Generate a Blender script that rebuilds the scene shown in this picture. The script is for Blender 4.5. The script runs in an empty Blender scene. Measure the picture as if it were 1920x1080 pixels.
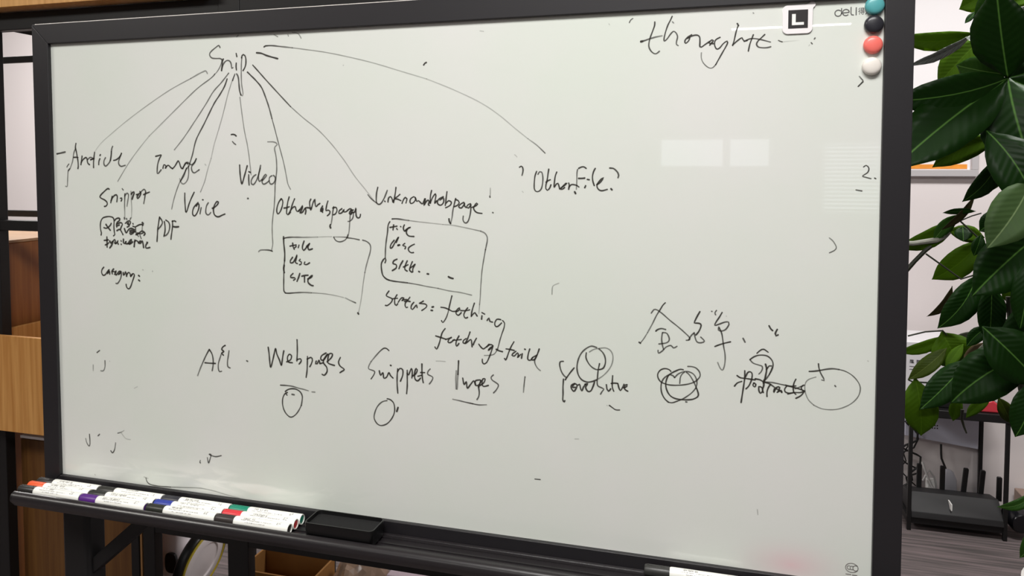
import bpy, bmesh, math, random
from mathutils import Vector, Matrix
random.seed(7)
sc = bpy.context.scene
C = sc.collection
PI = math.pi

# ---------------------------------------------------------------- camera
CAM = Vector((1.20498, -1.11043, 1.51876))
RT = Vector((.963383289, .268127838, .000317426))
DN = Vector((.0128052453, -.0448266704, -.998912707))
FW = Vector((-.267822075, .962339874, -.046618708))
cd = bpy.data.cameras.new('camera'); co = bpy.data.objects.new('camera', cd); C.objects.link(co)
co.matrix_world = Matrix(((RT.x, -DN.x, -FW.x, CAM.x), (RT.y, -DN.y, -FW.y, CAM.y), (RT.z, -DN.z, -FW.z, CAM.z), (0, 0, 0, 1)))
cd.sensor_width = 36; cd.lens = 36 * 1383.76 / 1920; cd.shift_y = -(540 - 378) / 1920; cd.clip_start = .02
sc.camera = co
# ---------------------------------------------------------------- light and exposure
sc.view_settings.view_transform = 'Standard'; sc.view_settings.look = 'None'
sc.view_settings.gamma = 1; sc.view_settings.use_curve_mapping = False
sc.view_settings.exposure = 0.27
w = bpy.data.worlds.new('daylight'); sc.world = w; w.use_nodes = True
w.node_tree.nodes['Background'].inputs[0].default_value = (.86, .93, 1, 1)
w.node_tree.nodes['Background'].inputs[1].default_value = 1.7
def area(name, loc, sx, sy, power, col, rot=(0, 0, 0)):
    l = bpy.data.lights.new(name, 'AREA'); l.shape = 'RECTANGLE'; l.size = sx; l.size_y = sy
    l.energy = power; l.color = col
    o = bpy.data.objects.new(name, l); o.location = loc; o.rotation_euler = rot; C.objects.link(o); return o
WARM = (1, .965, .90); NEUT = (1, .98, .955); COOL = (.93, .95, 1)
area('ceiling_panel_light', (1.15, -1.3, 2.93), 1.2, .6, 47, NEUT)
area('ceiling_panel_light', (1.3, -3.6, 2.93), 1.2, .6, 10, NEUT)
area('ceiling_panel_light', (2.2, 1.1, 2.93), 1.2, .4, 50, NEUT)
area('ceiling_panel_light', (-1.9, 1.4, 2.93), 1.2, .6, 62, NEUT)
area('ceiling_panel_light', (-.6, -4.3, 2.93), 1.2, .6, 14, NEUT)  # added unseen fill lamp, brightens the things under the board
area('ceiling_panel_light', (-1.7, -1.6, 2.93), 1.2, .6, 36, WARM)
INKW = 0.84
INK = [
 ('handwritten word "Snip" at the top of the branching diagram', """75 75 26 3693 7961 3666 8000 3609 7970 3526 7916 3482 7872 3481 7831 3523 7789 3605 7777 3686 7774 3729 7752
75 50 22 3729 7752 3711 7690 3686 7633 3648 7577 3606 7530 3572 7508
95 95 30 3756 7763 3736 7723 3727 7643 3714 7563
75 75 28 3714 7563 3737 7643 3772 7699 3820 7732 3867 7730 3900 7700 3915 7648 3919 7596 3945 7607
95 95 28 4015 7848 4027 7792
95 95 28 4013 7684 4008 7621 4015 7564
95 95 28 4121 7766 4132 7805 4156 7824 4185 7807 4205 7751 4203 7660 4178 7593 4145 7548
75 50 24 4126 7777 4115 7663 4109 7481 4113 7321 4131 7206 4137 7148 4126 7116 4096 7132
95 75 30 4096 7132 4072 7207 4060 7322 4052 7414 4036 7472 4016 7498
75 75 24 3982 7496 3962 7451 3934 7383"""),
 ('handwritten branch lines fanning out below the word "Snip"', """50 50 26 3425 7522 3393 7569 3327 7553 3238 7519 3081 7449
50 16 20 3081 7449 2651 7265 2188 7020 1714 6742 1351 6504 1106 6331 956 6175
75 28 23 3577 7508 3489 7436 3210 7268 2870 7005 2524 6728 2172 6447
28 50 21 2172 6447 1933 6208 1691 5938 1456 5626
75 50 24 3859 7517 3704 7356 3538 7203 3369 6975 3141 6690 2911 6410 2703 6194
95 75 28 3824 7417 3768 7289 3667 7144 3578 7035 3499 6916 3339 6649 3167 6370 3083 6107 3000 5899
75 50 23 3000 5899 2943 5842 2895 5728 2814 5633 2742 5490 2670 5307 2620 5134
50 28 20 3976 7476 3931 7395 3841 7168 3725 6801 3610 6477 3540 6292 3469 6040
28 50 20 3469 6040 3387 5824 3328 5636 3235 5446
50 50 21 4075 7097 4112 6793 4159 6489 4208 6268 4246 6010 4273 5752
95 75 28 4232 7522 4294 7466 4408 7362 4511 7241 4592 7057 4651 6892 4700 6719
75 50 21 4700 6719 4769 6482 4838 6236 4916 5963 4964 5736 4993 5599 5043 5509
95 75 25 4340 7637 4433 7543 4587 7384 4812 7160 5065 6911
50 28 19 5065 6911 5316 6708 5566 6525 5812 6291 6056 6006 6249 5740 6442 5520 6604 5328
95 95 31 4417 7843 4511 7830 4615 7789 4718 7758 4831 7727
95 50 27 4565 7936 4597 7952 4721 7952 4876 7931 5111 7899
50 28 19 5111 7899 5383 7856 5732 7798 6124 7712 6606 7589 7077 7443 7539 7300
28 28 18 7539 7300 7992 7117 8437 6905 8743 6707 9002 6496 9216 6328
28 75 20 9216 6328 9344 6237 9420 6170 9488 6104
50 50 19 4766 8134 4837 8094
50 50 19 5033 8121 5042 8094
50 50 17 5115 8153 5196 8140 5246 8111 5285 8047
28 28 19 6064 7574 6064 7565
28 28 17 8439 8018 8500 8007
50 50 22 4064 8158 4032 8132"""),
 ('short pen tick marks beside the diagram lines', """95 95 30 3888 6453 3929 6457 3962 6448 3988 6427
75 75 24 3910 6333 3939 6302 3976 6279
50 50 30 4191 5339 4204 5354"""),
 ('stray pen dot near the upper middle of the board', """95 95 26 7538 7563 7510 7550 7488 7522"""),
 ('handwritten word "Article"', """95 75 36 76 6135 162 6149 272 6169
75 75 27 350 5944 318 5913 302 5888
95 95 31 526 6328 512 6267 515 6229 529 6180 548 6080 564 5981 565 5894 556 5857
75 50 27 515 6236 474 6155 456 6081 437 5994 404 5919 371 5857 335 5819
75 50 25 371 5857 330 5819 316 5719 305 5594 300 5532 281 5519 258 5529
95 95 29 463 6068 525 6070 566 6065
95 95 31 660 6092 646 6018 628 5931
95 95 31 634 5969 685 6030 748 6065 770 6049 776 6005 790 5956 827 5931
95 95 31 949 6159 934 6079 920 5980 917 5876
95 95 29 853 6027 899 6036 945 6052 853 6018
75 75 27 777 6018 847 6067 915 6048
95 95 31 1081 6118 1068 6097
95 95 31 1066 6042 1042 5993 1036 5931
75 75 31 1195 6060 1159 6005 1154 5943 1183 5906 1221 5919 1291 5992 1324 6102 1329 6175 1343 6236 1362 6267
75 75 28 1329 6175 1316 6078 1303 6004
95 95 30 1373 6010 1426 6019 1487 6053 1533 6101 1554 6140
75 75 30 1554 6140 1517 6065 1484 5980 1498 5925 1541 5900 1586 5909 1631 5919"""),
 ('handwritten word "Snippet"', """95 95 31 1260 5479 1240 5492 1200 5477 1138 5431 1071 5377 1044 5335 1084 5307 1153 5279 1202 5239 1209 5206 1180 5169 1139 5160
95 95 31 1324 5351 1304 5297 1287 5232
95 95 31 1293 5264 1335 5330 1382 5372 1417 5379 1436 5348 1432 5299 1423 5250
75 75 28 1551 5492 1573 5468
95 95 30 1504 5316 1539 5321 1533 5284 1518 5263
95 28 28 1606 5399 1601 5301 1594 5170 1594 5056 1593 4950
75 50 30 1605 5358 1635 5399 1665 5411 1686 5391 1683 5334 1666 5261 1648 5171
50 28 24 1745 5449 1746 5303 1752 5173 1749 5059 1741 4961
95 95 37 1748 5392 1774 5421 1809 5437 1813 5409 1787 5360 1766 5303
95 95 34 1861 5385 1910 5398 1950 5426 1931 5446 1960 5426 1949 5386 1918 5337 1884 5316 1875 5345 1905 5385
75 75 28 1960 5435 2000 5467 2034 5484 2063 5460 2067 5436
95 75 28 2067 5440 2051 5371 2039 5306 2018 5225
95 95 30 2017 5387 2076 5411 2149 5436"""),
 ('handwritten Chinese characters under the word "Snippet"', """95 95 29 1047 4626 1058 4667 1040 4733 1038 4816 1055 4890 1097 4945 1164 4967 1244 4976 1314 4965 1343 4937 1352 4888 1344 4789 1351 4691 1359 4642 1329 4621
95 95 35 1165 4831 1198 4786 1228 4754 1262 4722
95 95 31 1117 4768 1167 4757 1218 4778 1270 4821 1286 4850
95 95 33 1367 4905 1393 4934 1444 4951 1483 4940 1472 4907 1421 4873 1405 4840
95 95 31 1409 4783 1400 4823 1441 4853 1511 4867 1535 4835 1508 4785 1487 4743
95 95 31 1419 4807 1470 4825
95 95 31 1407 4717 1467 4743 1506 4711 1544 4646
75 75 33 1583 4962 1587 4934
75 75 33 1627 4947 1637 4931
75 75 32 1726 4957 1711 4932
95 95 30 1600 4856 1650 4894 1700 4903 1719 4879 1688 4830 1639 4853 1679 4870
95 95 30 1669 4846 1687 4813 1637 4788
95 95 33 1577 4762 1614 4681 1645 4714 1686 4756 1745 4766 1804 4743
95 95 35 1694 4716 1744 4733 1798 4718 1772 4685 1713 4659 1694 4683 1743 4700 1812 4710
95 95 28 1768 4860 1777 4844
95 95 30 1766 4807 1815 4796 1865 4817 1914 4838 1963 4844
95 95 47 1979 4876 1995 4865 1984 4832
50 50 28 1977 4820 1970 4738
75 75 30 1824 4784 1827 4719 1841 4670
95 95 35 1831 4654 1890 4679 1960 4722 2008 4707 2032 4675 2006 4646
95 95 30 1861 4687 1929 4672 1988 4690
75 75 26 1860 4654 1888 4622
75 75 26 1919 4648 1946 4583"""),
 ('small handwritten line "type: webpage"', """95 95 33 1180 4596 1180 4522 1179 4406
95 95 31 1115 4530 1160 4534 1211 4543
95 95 31 1137 4446 1188 4464 1219 4490
95 95 37 1241 4523 1269 4483 1311 4525 1299 4476 1268 4425 1237 4395
95 95 33 1310 4509 1352 4555 1371 4527 1350 4485 1390 4486 1426 4529
95 95 33 1370 4478 1410 4503 1434 4467
95 95 31 1496 4535 1501 4524
95 95 31 1497 4473 1501 4463
95 95 35 1552 4565 1550 4499 1579 4484 1610 4534 1599 4484 1648 4485
95 95 35 1658 4486 1689 4536 1730 4569 1729 4537 1688 4487 1668 4470 1728 4496 1758 4521
95 95 37 1808 4555 1797 4506 1785 4432
95 95 32 1792 4522 1837 4548 1866 4532 1885 4500
95 95 37 1925 4542 1885 4508 1924 4501 1965 4543 1983 4495 1995 4422
95 95 32 2066 4522 2091 4518 2051 4481 2039 4423 2078 4416 2132 4430"""),
 ('handwritten word "PDF"', """95 95 30 2358 4988 2341 4918 2324 4830 2310 4755 2301 4654 2289 4541
95 75 30 2357 4981 2401 4932 2415 4882 2376 4819 2322 4768
95 95 30 2457 4908 2470 4821 2467 4734 2441 4639
95 75 30 2490 4934 2549 4898 2571 4836 2560 4761 2529 4698 2476 4652 2446 4658
95 95 29 2631 4924 2633 4837 2616 4737 2602 4662 2591 4589
95 95 29 2623 4912 2675 4925 2704 4911
95 95 36 2653 4819 2702 4814 2761 4821"""),
 ('handwritten word "Category:"', """95 95 29 1094 4031 1052 3988 1040 3929 1069 3880 1120 3891 1162 3942 1214 3994 1193 3952 1161 3909 1192 3927 1223 3961 1222 3903
95 95 35 1315 4006 1274 3963 1282 3914
95 95 33 1273 3955 1314 3960
95 95 35 1334 3949 1374 3971 1353 3933 1332 3907 1382 3901
95 95 33 1393 3918 1434 3961 1474 3966 1443 3920 1412 3902 1473 3946
95 75 28 1484 3963 1482 3888 1460 3822 1418 3762 1387 3736 1357 3739
95 95 33 1528 3948 1532 3899 1563 3925 1574 3966 1593 3942 1601 3877
95 95 31 1602 3901 1633 3944 1653 3953 1682 3929 1690 3880 1731 3923
95 95 30 1690 3880 1721 3923 1761 3936 1775 3908 1754 3850 1722 3775 1690 3700 1654 3653 1614 3659 1591 3695 1587 3732
95 95 37 1868 3908 1888 3892
95 95 37 1866 3822 1890 3807
28 28 26 1960 4015 1974 4011
28 28 26 2174 3997 2179 3993"""),
 ('handwritten word "Image"', """95 75 30 2299 6080 2357 6092 2422 6104 2384 6044 2346 5954 2329 5858 2327 5774 2349 5774 2415 5840
95 95 29 2451 5864 2475 5930 2517 5906 2501 5859 2538 5906 2574 5918 2616 5882 2658 5859
95 95 29 2658 5859 2709 5906 2760 5978 2782 6001 2809 5954 2829 5894 2863 5859 2899 5906 2957 5965 2984 5942
75 75 29 2877 5859 2928 5954 2985 5971 3026 5942 3068 5930 3125 5977 3161 6036
75 75 29 3161 6036 3124 5965 3067 5906 3059 5847 3086 5794 3127 5788 3170 5812 3219 5841
75 50 26 2990 5906 2998 5823 2991 5741 2971 5669 2927 5610 2877 5586 2836 5609 2815 5645 2809 5681
95 75 27 2955 5871 2910 5788 2866 5716 2822 5633
28 28 20 3339 5941 3359 5918"""),
 ('handwritten word "Voice"', """95 95 29 2906 5424 2903 5313 2909 5189 2921 5078 2944 5103 2990 5228 3044 5339 3104 5441
95 95 29 3180 5261 3098 5180 3064 5105 3066 5044 3102 5020 3153 5070 3196 5169 3194 5243 3172 5230 3142 5193
95 95 29 3274 5311 3289 5308
75 75 29 3245 5170 3230 5120 3218 5059
75 75 29 3395 5258 3358 5208 3339 5134 3341 5073 3376 5043 3412 5056 3441 5087
95 95 31 3472 5161 3529 5186 3587 5236 3602 5273 3574 5284 3530 5235 3500 5161 3499 5100 3519 5046 3561 5018 3611 5017 3668 5042 3732 5065"""),
 ('handwritten word "Video"', """95 95 30 4046 5924 4050 5814 4061 5698 4083 5594 4107 5640 4142 5744 4178 5848 4199 5912
95 95 34 4230 5808 4257 5797
95 95 28 4225 5756 4224 5664 4230 5577
75 75 28 4369 5757 4315 5722 4274 5652 4280 5595 4313 5583 4367 5641 4422 5757 4464 5918
75 75 28 4457 5872 4422 5757 4420 5676 4439 5642 4486 5677
75 75 28 4492 5654 4552 5711 4579 5746 4560 5763 4513 5711 4485 5642 4511 5596 4564 5608 4630 5654
75 75 27 4684 5740 4638 5712 4630 5643 4655 5597 4708 5609 4745 5666 4742 5723 4710 5746"""),
 ('tall handwritten bracket right of the word "Video"', """50 75 25 4610 6320 4715 6319 4777 6300 4797 6272 4755 6236 4744 6191 4772 6054 4780 5872 4767 5735 4744 5598
75 50 23 4744 5598 4736 5415 4716 5185 4693 5047 4674 4863 4676 4678 4680 4558 4651 4447
95 50 26 4672 4438 4610 4455 4504 4456 4430 4449 4398 4420"""),
 ('handwritten words "OtherWebpage"', """95 95 27 4860 5350 4813 5290 4779 5209 4768 5129 4790 5085 4830 5118 4870 5199 4889 5291 4872 5342 4849 5330
95 95 27 5015 5381 4988 5303 4967 5189 4959 5097 4985 5075 5037 5122
95 95 29 4909 5188 4961 5195 5013 5212
95 95 27 5118 5350 5071 5247 5038 5156 4998 5087
95 95 27 5037 5144 5083 5202 5129 5214 5141 5169 5166 5135 5218 5170
95 95 31 5191 5136 5243 5193 5270 5233 5256 5171 5217 5113 5268 5125 5320 5194 5384 5201
95 95 29 5320 5194 5332 5149 5319 5092
95 95 27 5430 5348 5404 5297 5409 5230 5424 5162 5447 5219 5474 5298 5506 5344 5505 5299 5523 5220 5561 5254 5600 5277
95 95 27 5396 5195 5434 5196
95 95 30 5649 5233 5611 5176 5610 5142 5648 5154 5655 5199 5629 5165 5648 5126
95 95 27 5750 5319 5725 5245 5711 5155 5749 5167 5786 5145 5773 5100 5735 5071
95 50 25 5855 5225 5835 5112 5822 5022 5806 4932
95 95 36 5793 4921 5783 4898 5795 4865
95 95 26 5836 5202 5899 5214 5917 5159 5885 5102 5847 5090
95 95 28 6010 5194 5960 5159 5953 5114 6009 5127 6047 5183 6046 5138 6096 5150
95 95 30 6108 5162 6158 5196 6194 5174 6181 5107 6145 5118 6170 5163 6219 5175
75 50 23 6170 5174 6156 5029 6145 4895 6135 4805 6109 4715
75 75 24 6218 5141 6218 5074 6193 5018 6143 4984 6119 4984
95 95 28 6182 5129 6243 5142 6268 5209 6267 5142 6273 5075 6303 5043 6340 5060 6350 5105"""),
 ('handwritten box around the left list', """95 95 31 4894 4696 4894 4648 4896 4580 4906 4485 4912 4390 4906 4281
95 95 33 4899 4206 4885 4144 4900 4076
95 95 25 4906 4281 4895 4185 4886 3966 4883 3829 4888 3754 4917 3724
95 28 27 4886 4659 4940 4679 5032 4690 5154 4693 5336 4696 5547 4706
28 28 19 5547 4706 5726 4717 5815 4719
28 75 21 5845 4716 5963 4719 6095 4717
75 75 23 6094 4709 6211 4699 6327 4680
75 75 24 6117 4760 6094 4707 6050 4663 5962 4637 5888 4659 5852 4714
75 50 25 6385 4677 6457 4657 6514 4613 6530 4560 6520 4481 6482 4362 6445 4242 6420 4135
50 28 19 6420 4135 6392 3975 6369 3815 6338 3628 6300 3466
95 95 38 6285 3452 6297 3435
95 50 26 4917 3724 4987 3724 5110 3738 5262 3751 5414 3751
50 28 20 5414 3751 5639 3748 5833 3730 6024 3699
28 75 25 6054 3694 6141 3658 6246 3620"""),
 ('handwritten list "title, desc, site" in the left box', """95 95 29 5069 4592 5076 4531 5098 4484
95 95 29 5015 4536 5076 4551 5137 4560
95 95 29 5137 4533 5106 4512
95 95 27 5191 4561 5175 4514
95 95 29 5290 4632 5259 4550 5258 4496 5280 4470 5334 4525 5395 4594
95 95 31 5334 4539 5395 4588 5364 4539 5379 4486 5447 4504
95 95 29 5065 4348 5018 4285 5018 4251 5072 4259 5118 4329 5150 4391 5134 4329 5117 4261 5155 4242
95 95 27 5210 4318 5187 4291 5232 4272 5224 4231 5193 4223
95 95 27 5300 4274 5285 4240 5330 4231 5391 4264
95 95 29 5069 4069 5022 4026 5022 3999 5098 3995 5113 3975 5075 3953
95 95 31 5199 4074 5175 4005 5143 3936
95 95 31 5236 4028 5297 4044 5358 4050
95 95 29 5289 4023 5288 3928
95 95 31 5349 3985 5417 4015 5441 4050 5403 4028 5356 3972 5363 3918 5416 3880 5453 3875"""),
 ('handwritten words "UnknownWebpage"', """95 75 27 6669 5555 6646 5467 6639 5368 6645 5302 6686 5275 6729 5298 6777 5370 6813 5447 6838 5507
75 75 22 6489 5433 6537 5378 6597 5329 6645 5297
95 95 27 6789 5332 6798 5321
95 95 27 6848 5316 6861 5382 6896 5404 6920 5372 6937 5317
95 95 26 6937 5317 6949 5350
95 95 26 6992 5558 6982 5481 6967 5394 6949 5306
95 95 26 7062 5444 7015 5405 6967 5372 7015 5367 7079 5341
95 95 25 7097 5297 7121 5352 7156 5396 7185 5375 7167 5304
95 95 25 7308 5409 7262 5386 7238 5343 7249 5299 7296 5311 7337 5366 7320 5409 7343 5371 7355 5333 7389 5345 7424 5313 7459 5297 7494 5378
95 95 29 7506 5378 7494 5314 7482 5270 7517 5325 7552 5357 7575 5336 7557 5282 7574 5272
95 95 25 7616 5514 7598 5444 7592 5379 7592 5304
95 95 25 7592 5315 7633 5401 7679 5461 7690 5434 7678 5370 7667 5305 7701 5349
95 95 27 7816 5414 7747 5381 7712 5327 7735 5285 7781 5280 7821 5329 7816 5393 7758 5360
95 95 26 7879 5495 7867 5415 7855 5318 7849 5275
95 95 25 7861 5308 7906 5351 7952 5330 7940 5287 7895 5255 7855 5238
95 50 25 8026 5390 8008 5320 7991 5256 7974 5170 7964 5085 7939 4988
95 95 28 7911 5062 7917 5019 7939 4982
95 95 25 8020 5374 8071 5353 8087 5321 8053 5278 7997 5256
95 95 26 8166 5328 8110 5300 8076 5257 8121 5237 8166 5291 8177 5323 8177 5269 8199 5249
95 95 25 8278 5308 8233 5291 8211 5249 8244 5239 8283 5292
95 75 24 8283 5292 8278 5186 8261 5101 8233 5026 8199 4999 8165 5014 8148 5056 8154 5109
95 95 25 8300 5250 8356 5272 8395 5304 8378 5320 8345 5282 8328 5240 8345 5198 8389 5167 8467 5157
28 50 19 8605 5560 8605 5486 8600 5412
50 50 26 8594 5433 8602 5412
75 75 26 8643 5176 8652 5169"""),
 ('handwritten box around the right list', """95 50 27 6920 5040 7007 5044 7119 5031 7216 5020
50 28 18 7216 5020 7368 5004 7588 4986 7806 4968
28 50 20 7806 4968 7968 4959 8128 4934 8288 4905 8446 4875
50 75 24 8446 4875 8512 4845 8551 4789 8554 4721 8540 4657 8524 4582
75 50 20 8524 4582 8491 4404 8465 4239 8451 4075 8442 3948 8434 3795 8424 3706
50 28 17 8424 3706 8420 3643 8411 3553
95 75 26 6880 4994 6848 4935 6836 4817 6814 4686 6799 4555 6793 4398
95 95 28 6787 4313 6804 4359 6793 4388 6754 4358 6721 4291 6724 4199 6745 4108 6801 4051 6858 4028
95 75 26 6858 4028 6943 4014 7055 4006 7181 3998
75 50 20 7181 3998 7362 3977 7555 3949 7720 3931
50 50 21 7720 3931 7910 3898 8098 3881 8292 3846"""),
 ('handwritten list "title, desc, site..." in the right box', """95 95 27 6879 4899 6950 4913 7006 4923
95 95 29 6947 4943 6935 4859
95 95 27 6999 4886 7013 4867
95 95 27 7069 4920 7076 4914
95 95 27 7139 4947 7118 4902 7138 4844 7173 4877
95 95 27 7145 4844 7201 4891 7250 4911 7215 4904 7180 4864 7173 4812 7215 4768 7305 4761
95 95 27 6955 4690 6898 4623 6883 4558 6919 4572 6976 4665 7033 4744 6990 4652
95 95 35 7018 4607 7060 4622 7032 4608
95 95 25 7144 4643 7102 4610 7158 4592 7143 4553
95 95 26 7311 4635 7255 4608 7206 4567 7213 4522 7254 4494 7296 4499
95 95 29 7002 4379 6945 4351 6931 4305 6987 4287 6987 4235 6916 4187
95 95 29 7107 4357 7064 4290 7036 4224
95 95 27 7184 4359 7148 4280 7141 4215 7183 4190
95 95 27 7113 4253 7197 4295
95 95 27 7274 4349 7239 4270 7225 4205 7266 4174
95 95 27 7239 4245 7295 4285 7323 4312 7281 4233 7280 4181
95 95 33 7384 4192 7398 4186
95 95 34 7532 4159 7556 4156"""),
 ('handwritten word "Status:"', """95 95 25 6856 3848 6828 3814 6804 3772 6835 3751 6891 3732 6915 3715 6903 3677 6866 3635 6818 3603 6786 3605
95 95 25 6999 3792 6963 3739 6954 3680 6962 3628 6986 3615 7010 3646
95 95 25 6907 3718 6955 3728 7006 3734
95 95 25 7018 3668 7050 3714 7082 3745 7121 3743 7097 3716 7081 3693 7129 3718 7176 3720
95 95 25 7227 3763 7184 3706 7148 3667 7140 3623 7159 3587 7183 3596
95 95 27 7129 3688 7176 3698 7231 3690
95 95 25 7297 3682 7262 3644 7246 3606 7246 3577 7269 3563 7301 3594 7340 3640 7352 3597
95 95 24 7465 3712 7426 3688 7387 3668 7442 3667 7496 3663 7523 3635 7496 3597 7433 3554"""),
 ('handwritten words "fetching" and "fetching-faild"', """95 95 25 7957 3820 7936 3739 7916 3661 7902 3596
75 95 22 7902 3596 7881 3518 7847 3439 7799 3378 7776 3409
95 95 25 7766 3624 7834 3619 7902 3596 7969 3568 8037 3578
95 95 25 8037 3565 8091 3606 8084 3632 8037 3591 8023 3545 8063 3509 8117 3557
95 95 25 8225 3639 8184 3586 8158 3520 8184 3471 8224 3486
95 95 23 8104 3588 8198 3593 8258 3609
95 95 25 8338 3721 8311 3643 8291 3566 8284 3502
95 95 26 8291 3515 8344 3569 8364 3544 8384 3514
95 95 26 8464 3575 8510 3552
95 95 28 8464 3524 8457 3467
95 95 26 8549 3453 8582 3493 8595 3443 8641 3433
95 95 24 8778 3479 8713 3481 8677 3422 8687 3372 8726 3368 8791 3429
95 75 21 8804 3467 8837 3431 8830 3355 8798 3265 8765 3162 8742 3072 8719 2995
75 50 19 8719 2995 8674 2928 8621 2902 8542 2891 8502 2888
95 95 25 7839 3281 7791 3217 7764 3137 7743 3058 7715 2979 7688 2936 7660 2969
95 95 27 7675 3151 7764 3131 7845 3110
95 95 25 7845 3104 7913 3127 7954 3149 7913 3121 7886 3068 7927 3057 7995 3113
95 95 26 8076 3176 8042 3116 8022 3051 8035 3006 8075 3054
95 95 23 7968 3099 8062 3111 8116 3121
95 95 26 8264 3252 8237 3180 8210 3114 8183 3068
95 95 26 8197 3139 8156 3111 8143 3071 8183 3061 8223 3089 8277 3131 8290 3081 8297 3011
95 95 26 8370 3156 8330 3083 8317 3044
95 95 25 8410 3063 8449 3015 8489 2992 8542 3034 8582 3074
95 95 26 8542 3027 8595 3069 8647 3053 8595 3012 8568 2972 8634 3027
95 95 24 8647 3053 8621 2963 8581 2858 8542 2779 8495 2750 8469 2780 8469 2825
95 95 30 8700 3000 8752 2978 8804 2969
95 95 24 8993 3139 8947 3060 8908 2969 8882 2892 8856 2837 8837 2863
95 95 25 8863 3017 8921 3014 8999 3001
95 95 25 9025 2990 8973 2949 8960 2923 8999 2913 9051 2967 9064 2930 9051 2891 9102 2945
95 95 26 9128 2959 9115 2883
95 95 26 9166 3035 9179 3028
95 95 25 9250 3043 9224 2953 9218 2878 9256 2862 9294 2908
95 95 26 9364 2951 9294 2908 9282 2870 9333 2886 9371 2963 9402 3053
95 50 22 9371 2963 9333 2886 9333 2823 9371 2751 9422 2711"""),
 ('handwritten words "OtherFile?"', """95 75 25 9080 5887 9110 5904 9134 5875 9137 5823 9121 5761
95 75 23 9355 5823 9329 5751 9318 5648 9319 5555 9345 5514 9388 5514 9430 5556 9451 5649 9453 5741 9435 5813 9403 5818 9376 5777
95 95 24 9547 5859 9535 5782 9524 5700 9504 5618 9502 5556 9525 5531 9562 5567 9582 5619
95 95 25 9504 5654 9535 5680 9572 5695
95 95 24 9673 5814 9650 5752 9638 5670 9632 5578 9666 5629 9692 5640 9708 5599 9719 5553
95 95 24 9719 5553 9765 5594 9817 5641 9833 5646 9797 5610 9755 5579 9734 5548 9766 5553 9797 5579
95 95 25 9859 5646 9869 5620 9859 5549
95 95 23 9864 5580 9900 5621 9947 5621 9993 5606 10019 5586
75 50 21 9997 5855 9987 5804 9985 5702 9983 5621 9978 5550
95 95 30 9952 5514 9968 5484
95 95 26 10013 5870 10054 5890 10094 5893 10127 5870
95 95 31 10013 5718 10065 5718 10106 5723
95 95 29 10147 5703 10175 5698
95 95 29 10121 5607 10108 5576
95 95 24 10268 5870 10243 5825 10226 5754 10230 5683 10254 5608
95 95 24 10290 5623 10340 5654 10380 5704 10395 5730 10365 5714 10320 5664 10295 5623 10300 5578 10331 5543 10371 5533 10411 5542 10452 5554
95 75 26 10485 5875 10540 5870 10580 5840 10611 5800 10621 5766 10611 5730
95 95 32 10507 5564 10522 5547
28 28 17 9002 6082 9024 6066 9040 6045
28 28 17 9126 5512 9142 5496"""),
 ('handwritten word "thought" at the top right', """95 75 22 11134 8018 11131 7963 11105 7888 11073 7802 11054 7727 11052 7661 11080 7600 11124 7560 11162 7556 11205 7589
95 50 25 10931 7741 10986 7752 11062 7776 11149 7797 11241 7811
95 95 33 10933 7741 10959 7744
95 75 21 11383 8086 11362 8038 11320 7954 11289 7858 11270 7771 11274 7733 11311 7759 11364 7832 11407 7868 11444 7839 11463 7784 11449 7720 11449 7676 11473 7659
95 95 22 11663 7807 11610 7777 11568 7725 11579 7687 11621 7723 11637 7771 11600 7756
95 95 23 11621 7766 11673 7791 11737 7798 11774 7770 11780 7694 11779 7630 11802 7623 11854 7659 11916 7699
95 95 24 11917 7645 11968 7707 11947 7719 11906 7678 11969 7664
95 95 21 12061 7751 11999 7717 11984 7653 12011 7588 12053 7597 12104 7658 12155 7693 12166 7672 12141 7614 12095 7531 12044 7437 12004 7363
75 50 17 12004 7363 11963 7322 11921 7318 11868 7352 11820 7413 11801 7478 11803 7543
95 95 24 12293 7936 12311 7904
95 95 21 12306 7904 12282 7831 12262 7736 12248 7673 12233 7626
95 95 22 12233 7631 12299 7692 12360 7732 12370 7710 12391 7683 12432 7692
95 95 25 12391 7680 12432 7692
95 75 20 12421 7692 12472 7711 12533 7711 12614 7694 12675 7675 12745 7653
95 95 21 12514 7767 12492 7705 12468 7632 12449 7537
95 75 22 12668 7762 12624 7720 12574 7669 12559 7628 12585 7590 12646 7577 12706 7577 12751 7588
50 50 17 11389 8004 11400 7988"""),
 ('small pen ticks along the top edge of the board', """75 75 19 10814 8084 10782 8064 10763 8026
28 28 16 10459 8025 10470 8008
28 28 15 11381 8013 11413 7983"""),
 ('handwritten dash and dots right of the word "thought"', """75 95 16 12851 7671 12875 7658 12902 7648
28 5 12 12902 7648 12987 7653 13125 7658
75 75 21 13332 7684 13322 7668
75 75 21 13283 7620 13296 7603
28 28 14 13263 7593 13253 7577"""),
 ('handwritten word "All"', """95 50 29 3356 2639 3298 2547 3239 2439 3171 2305 3101 2146
95 75 29 3356 2639 3410 2563 3432 2468 3429 2356 3408 2258
95 95 29 3257 2392 3359 2391 3480 2395
95 95 31 3690 2733 3643 2706 3615 2657 3660 2620 3613 2593 3649 2555
75 75 26 3613 2593 3574 2494 3541 2396 3539 2300 3560 2254 3606 2265
75 75 28 3766 2643 3750 2555 3729 2442 3737 2355 3782 2337
75 75 32 4121 2489 4144 2481"""),
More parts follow.
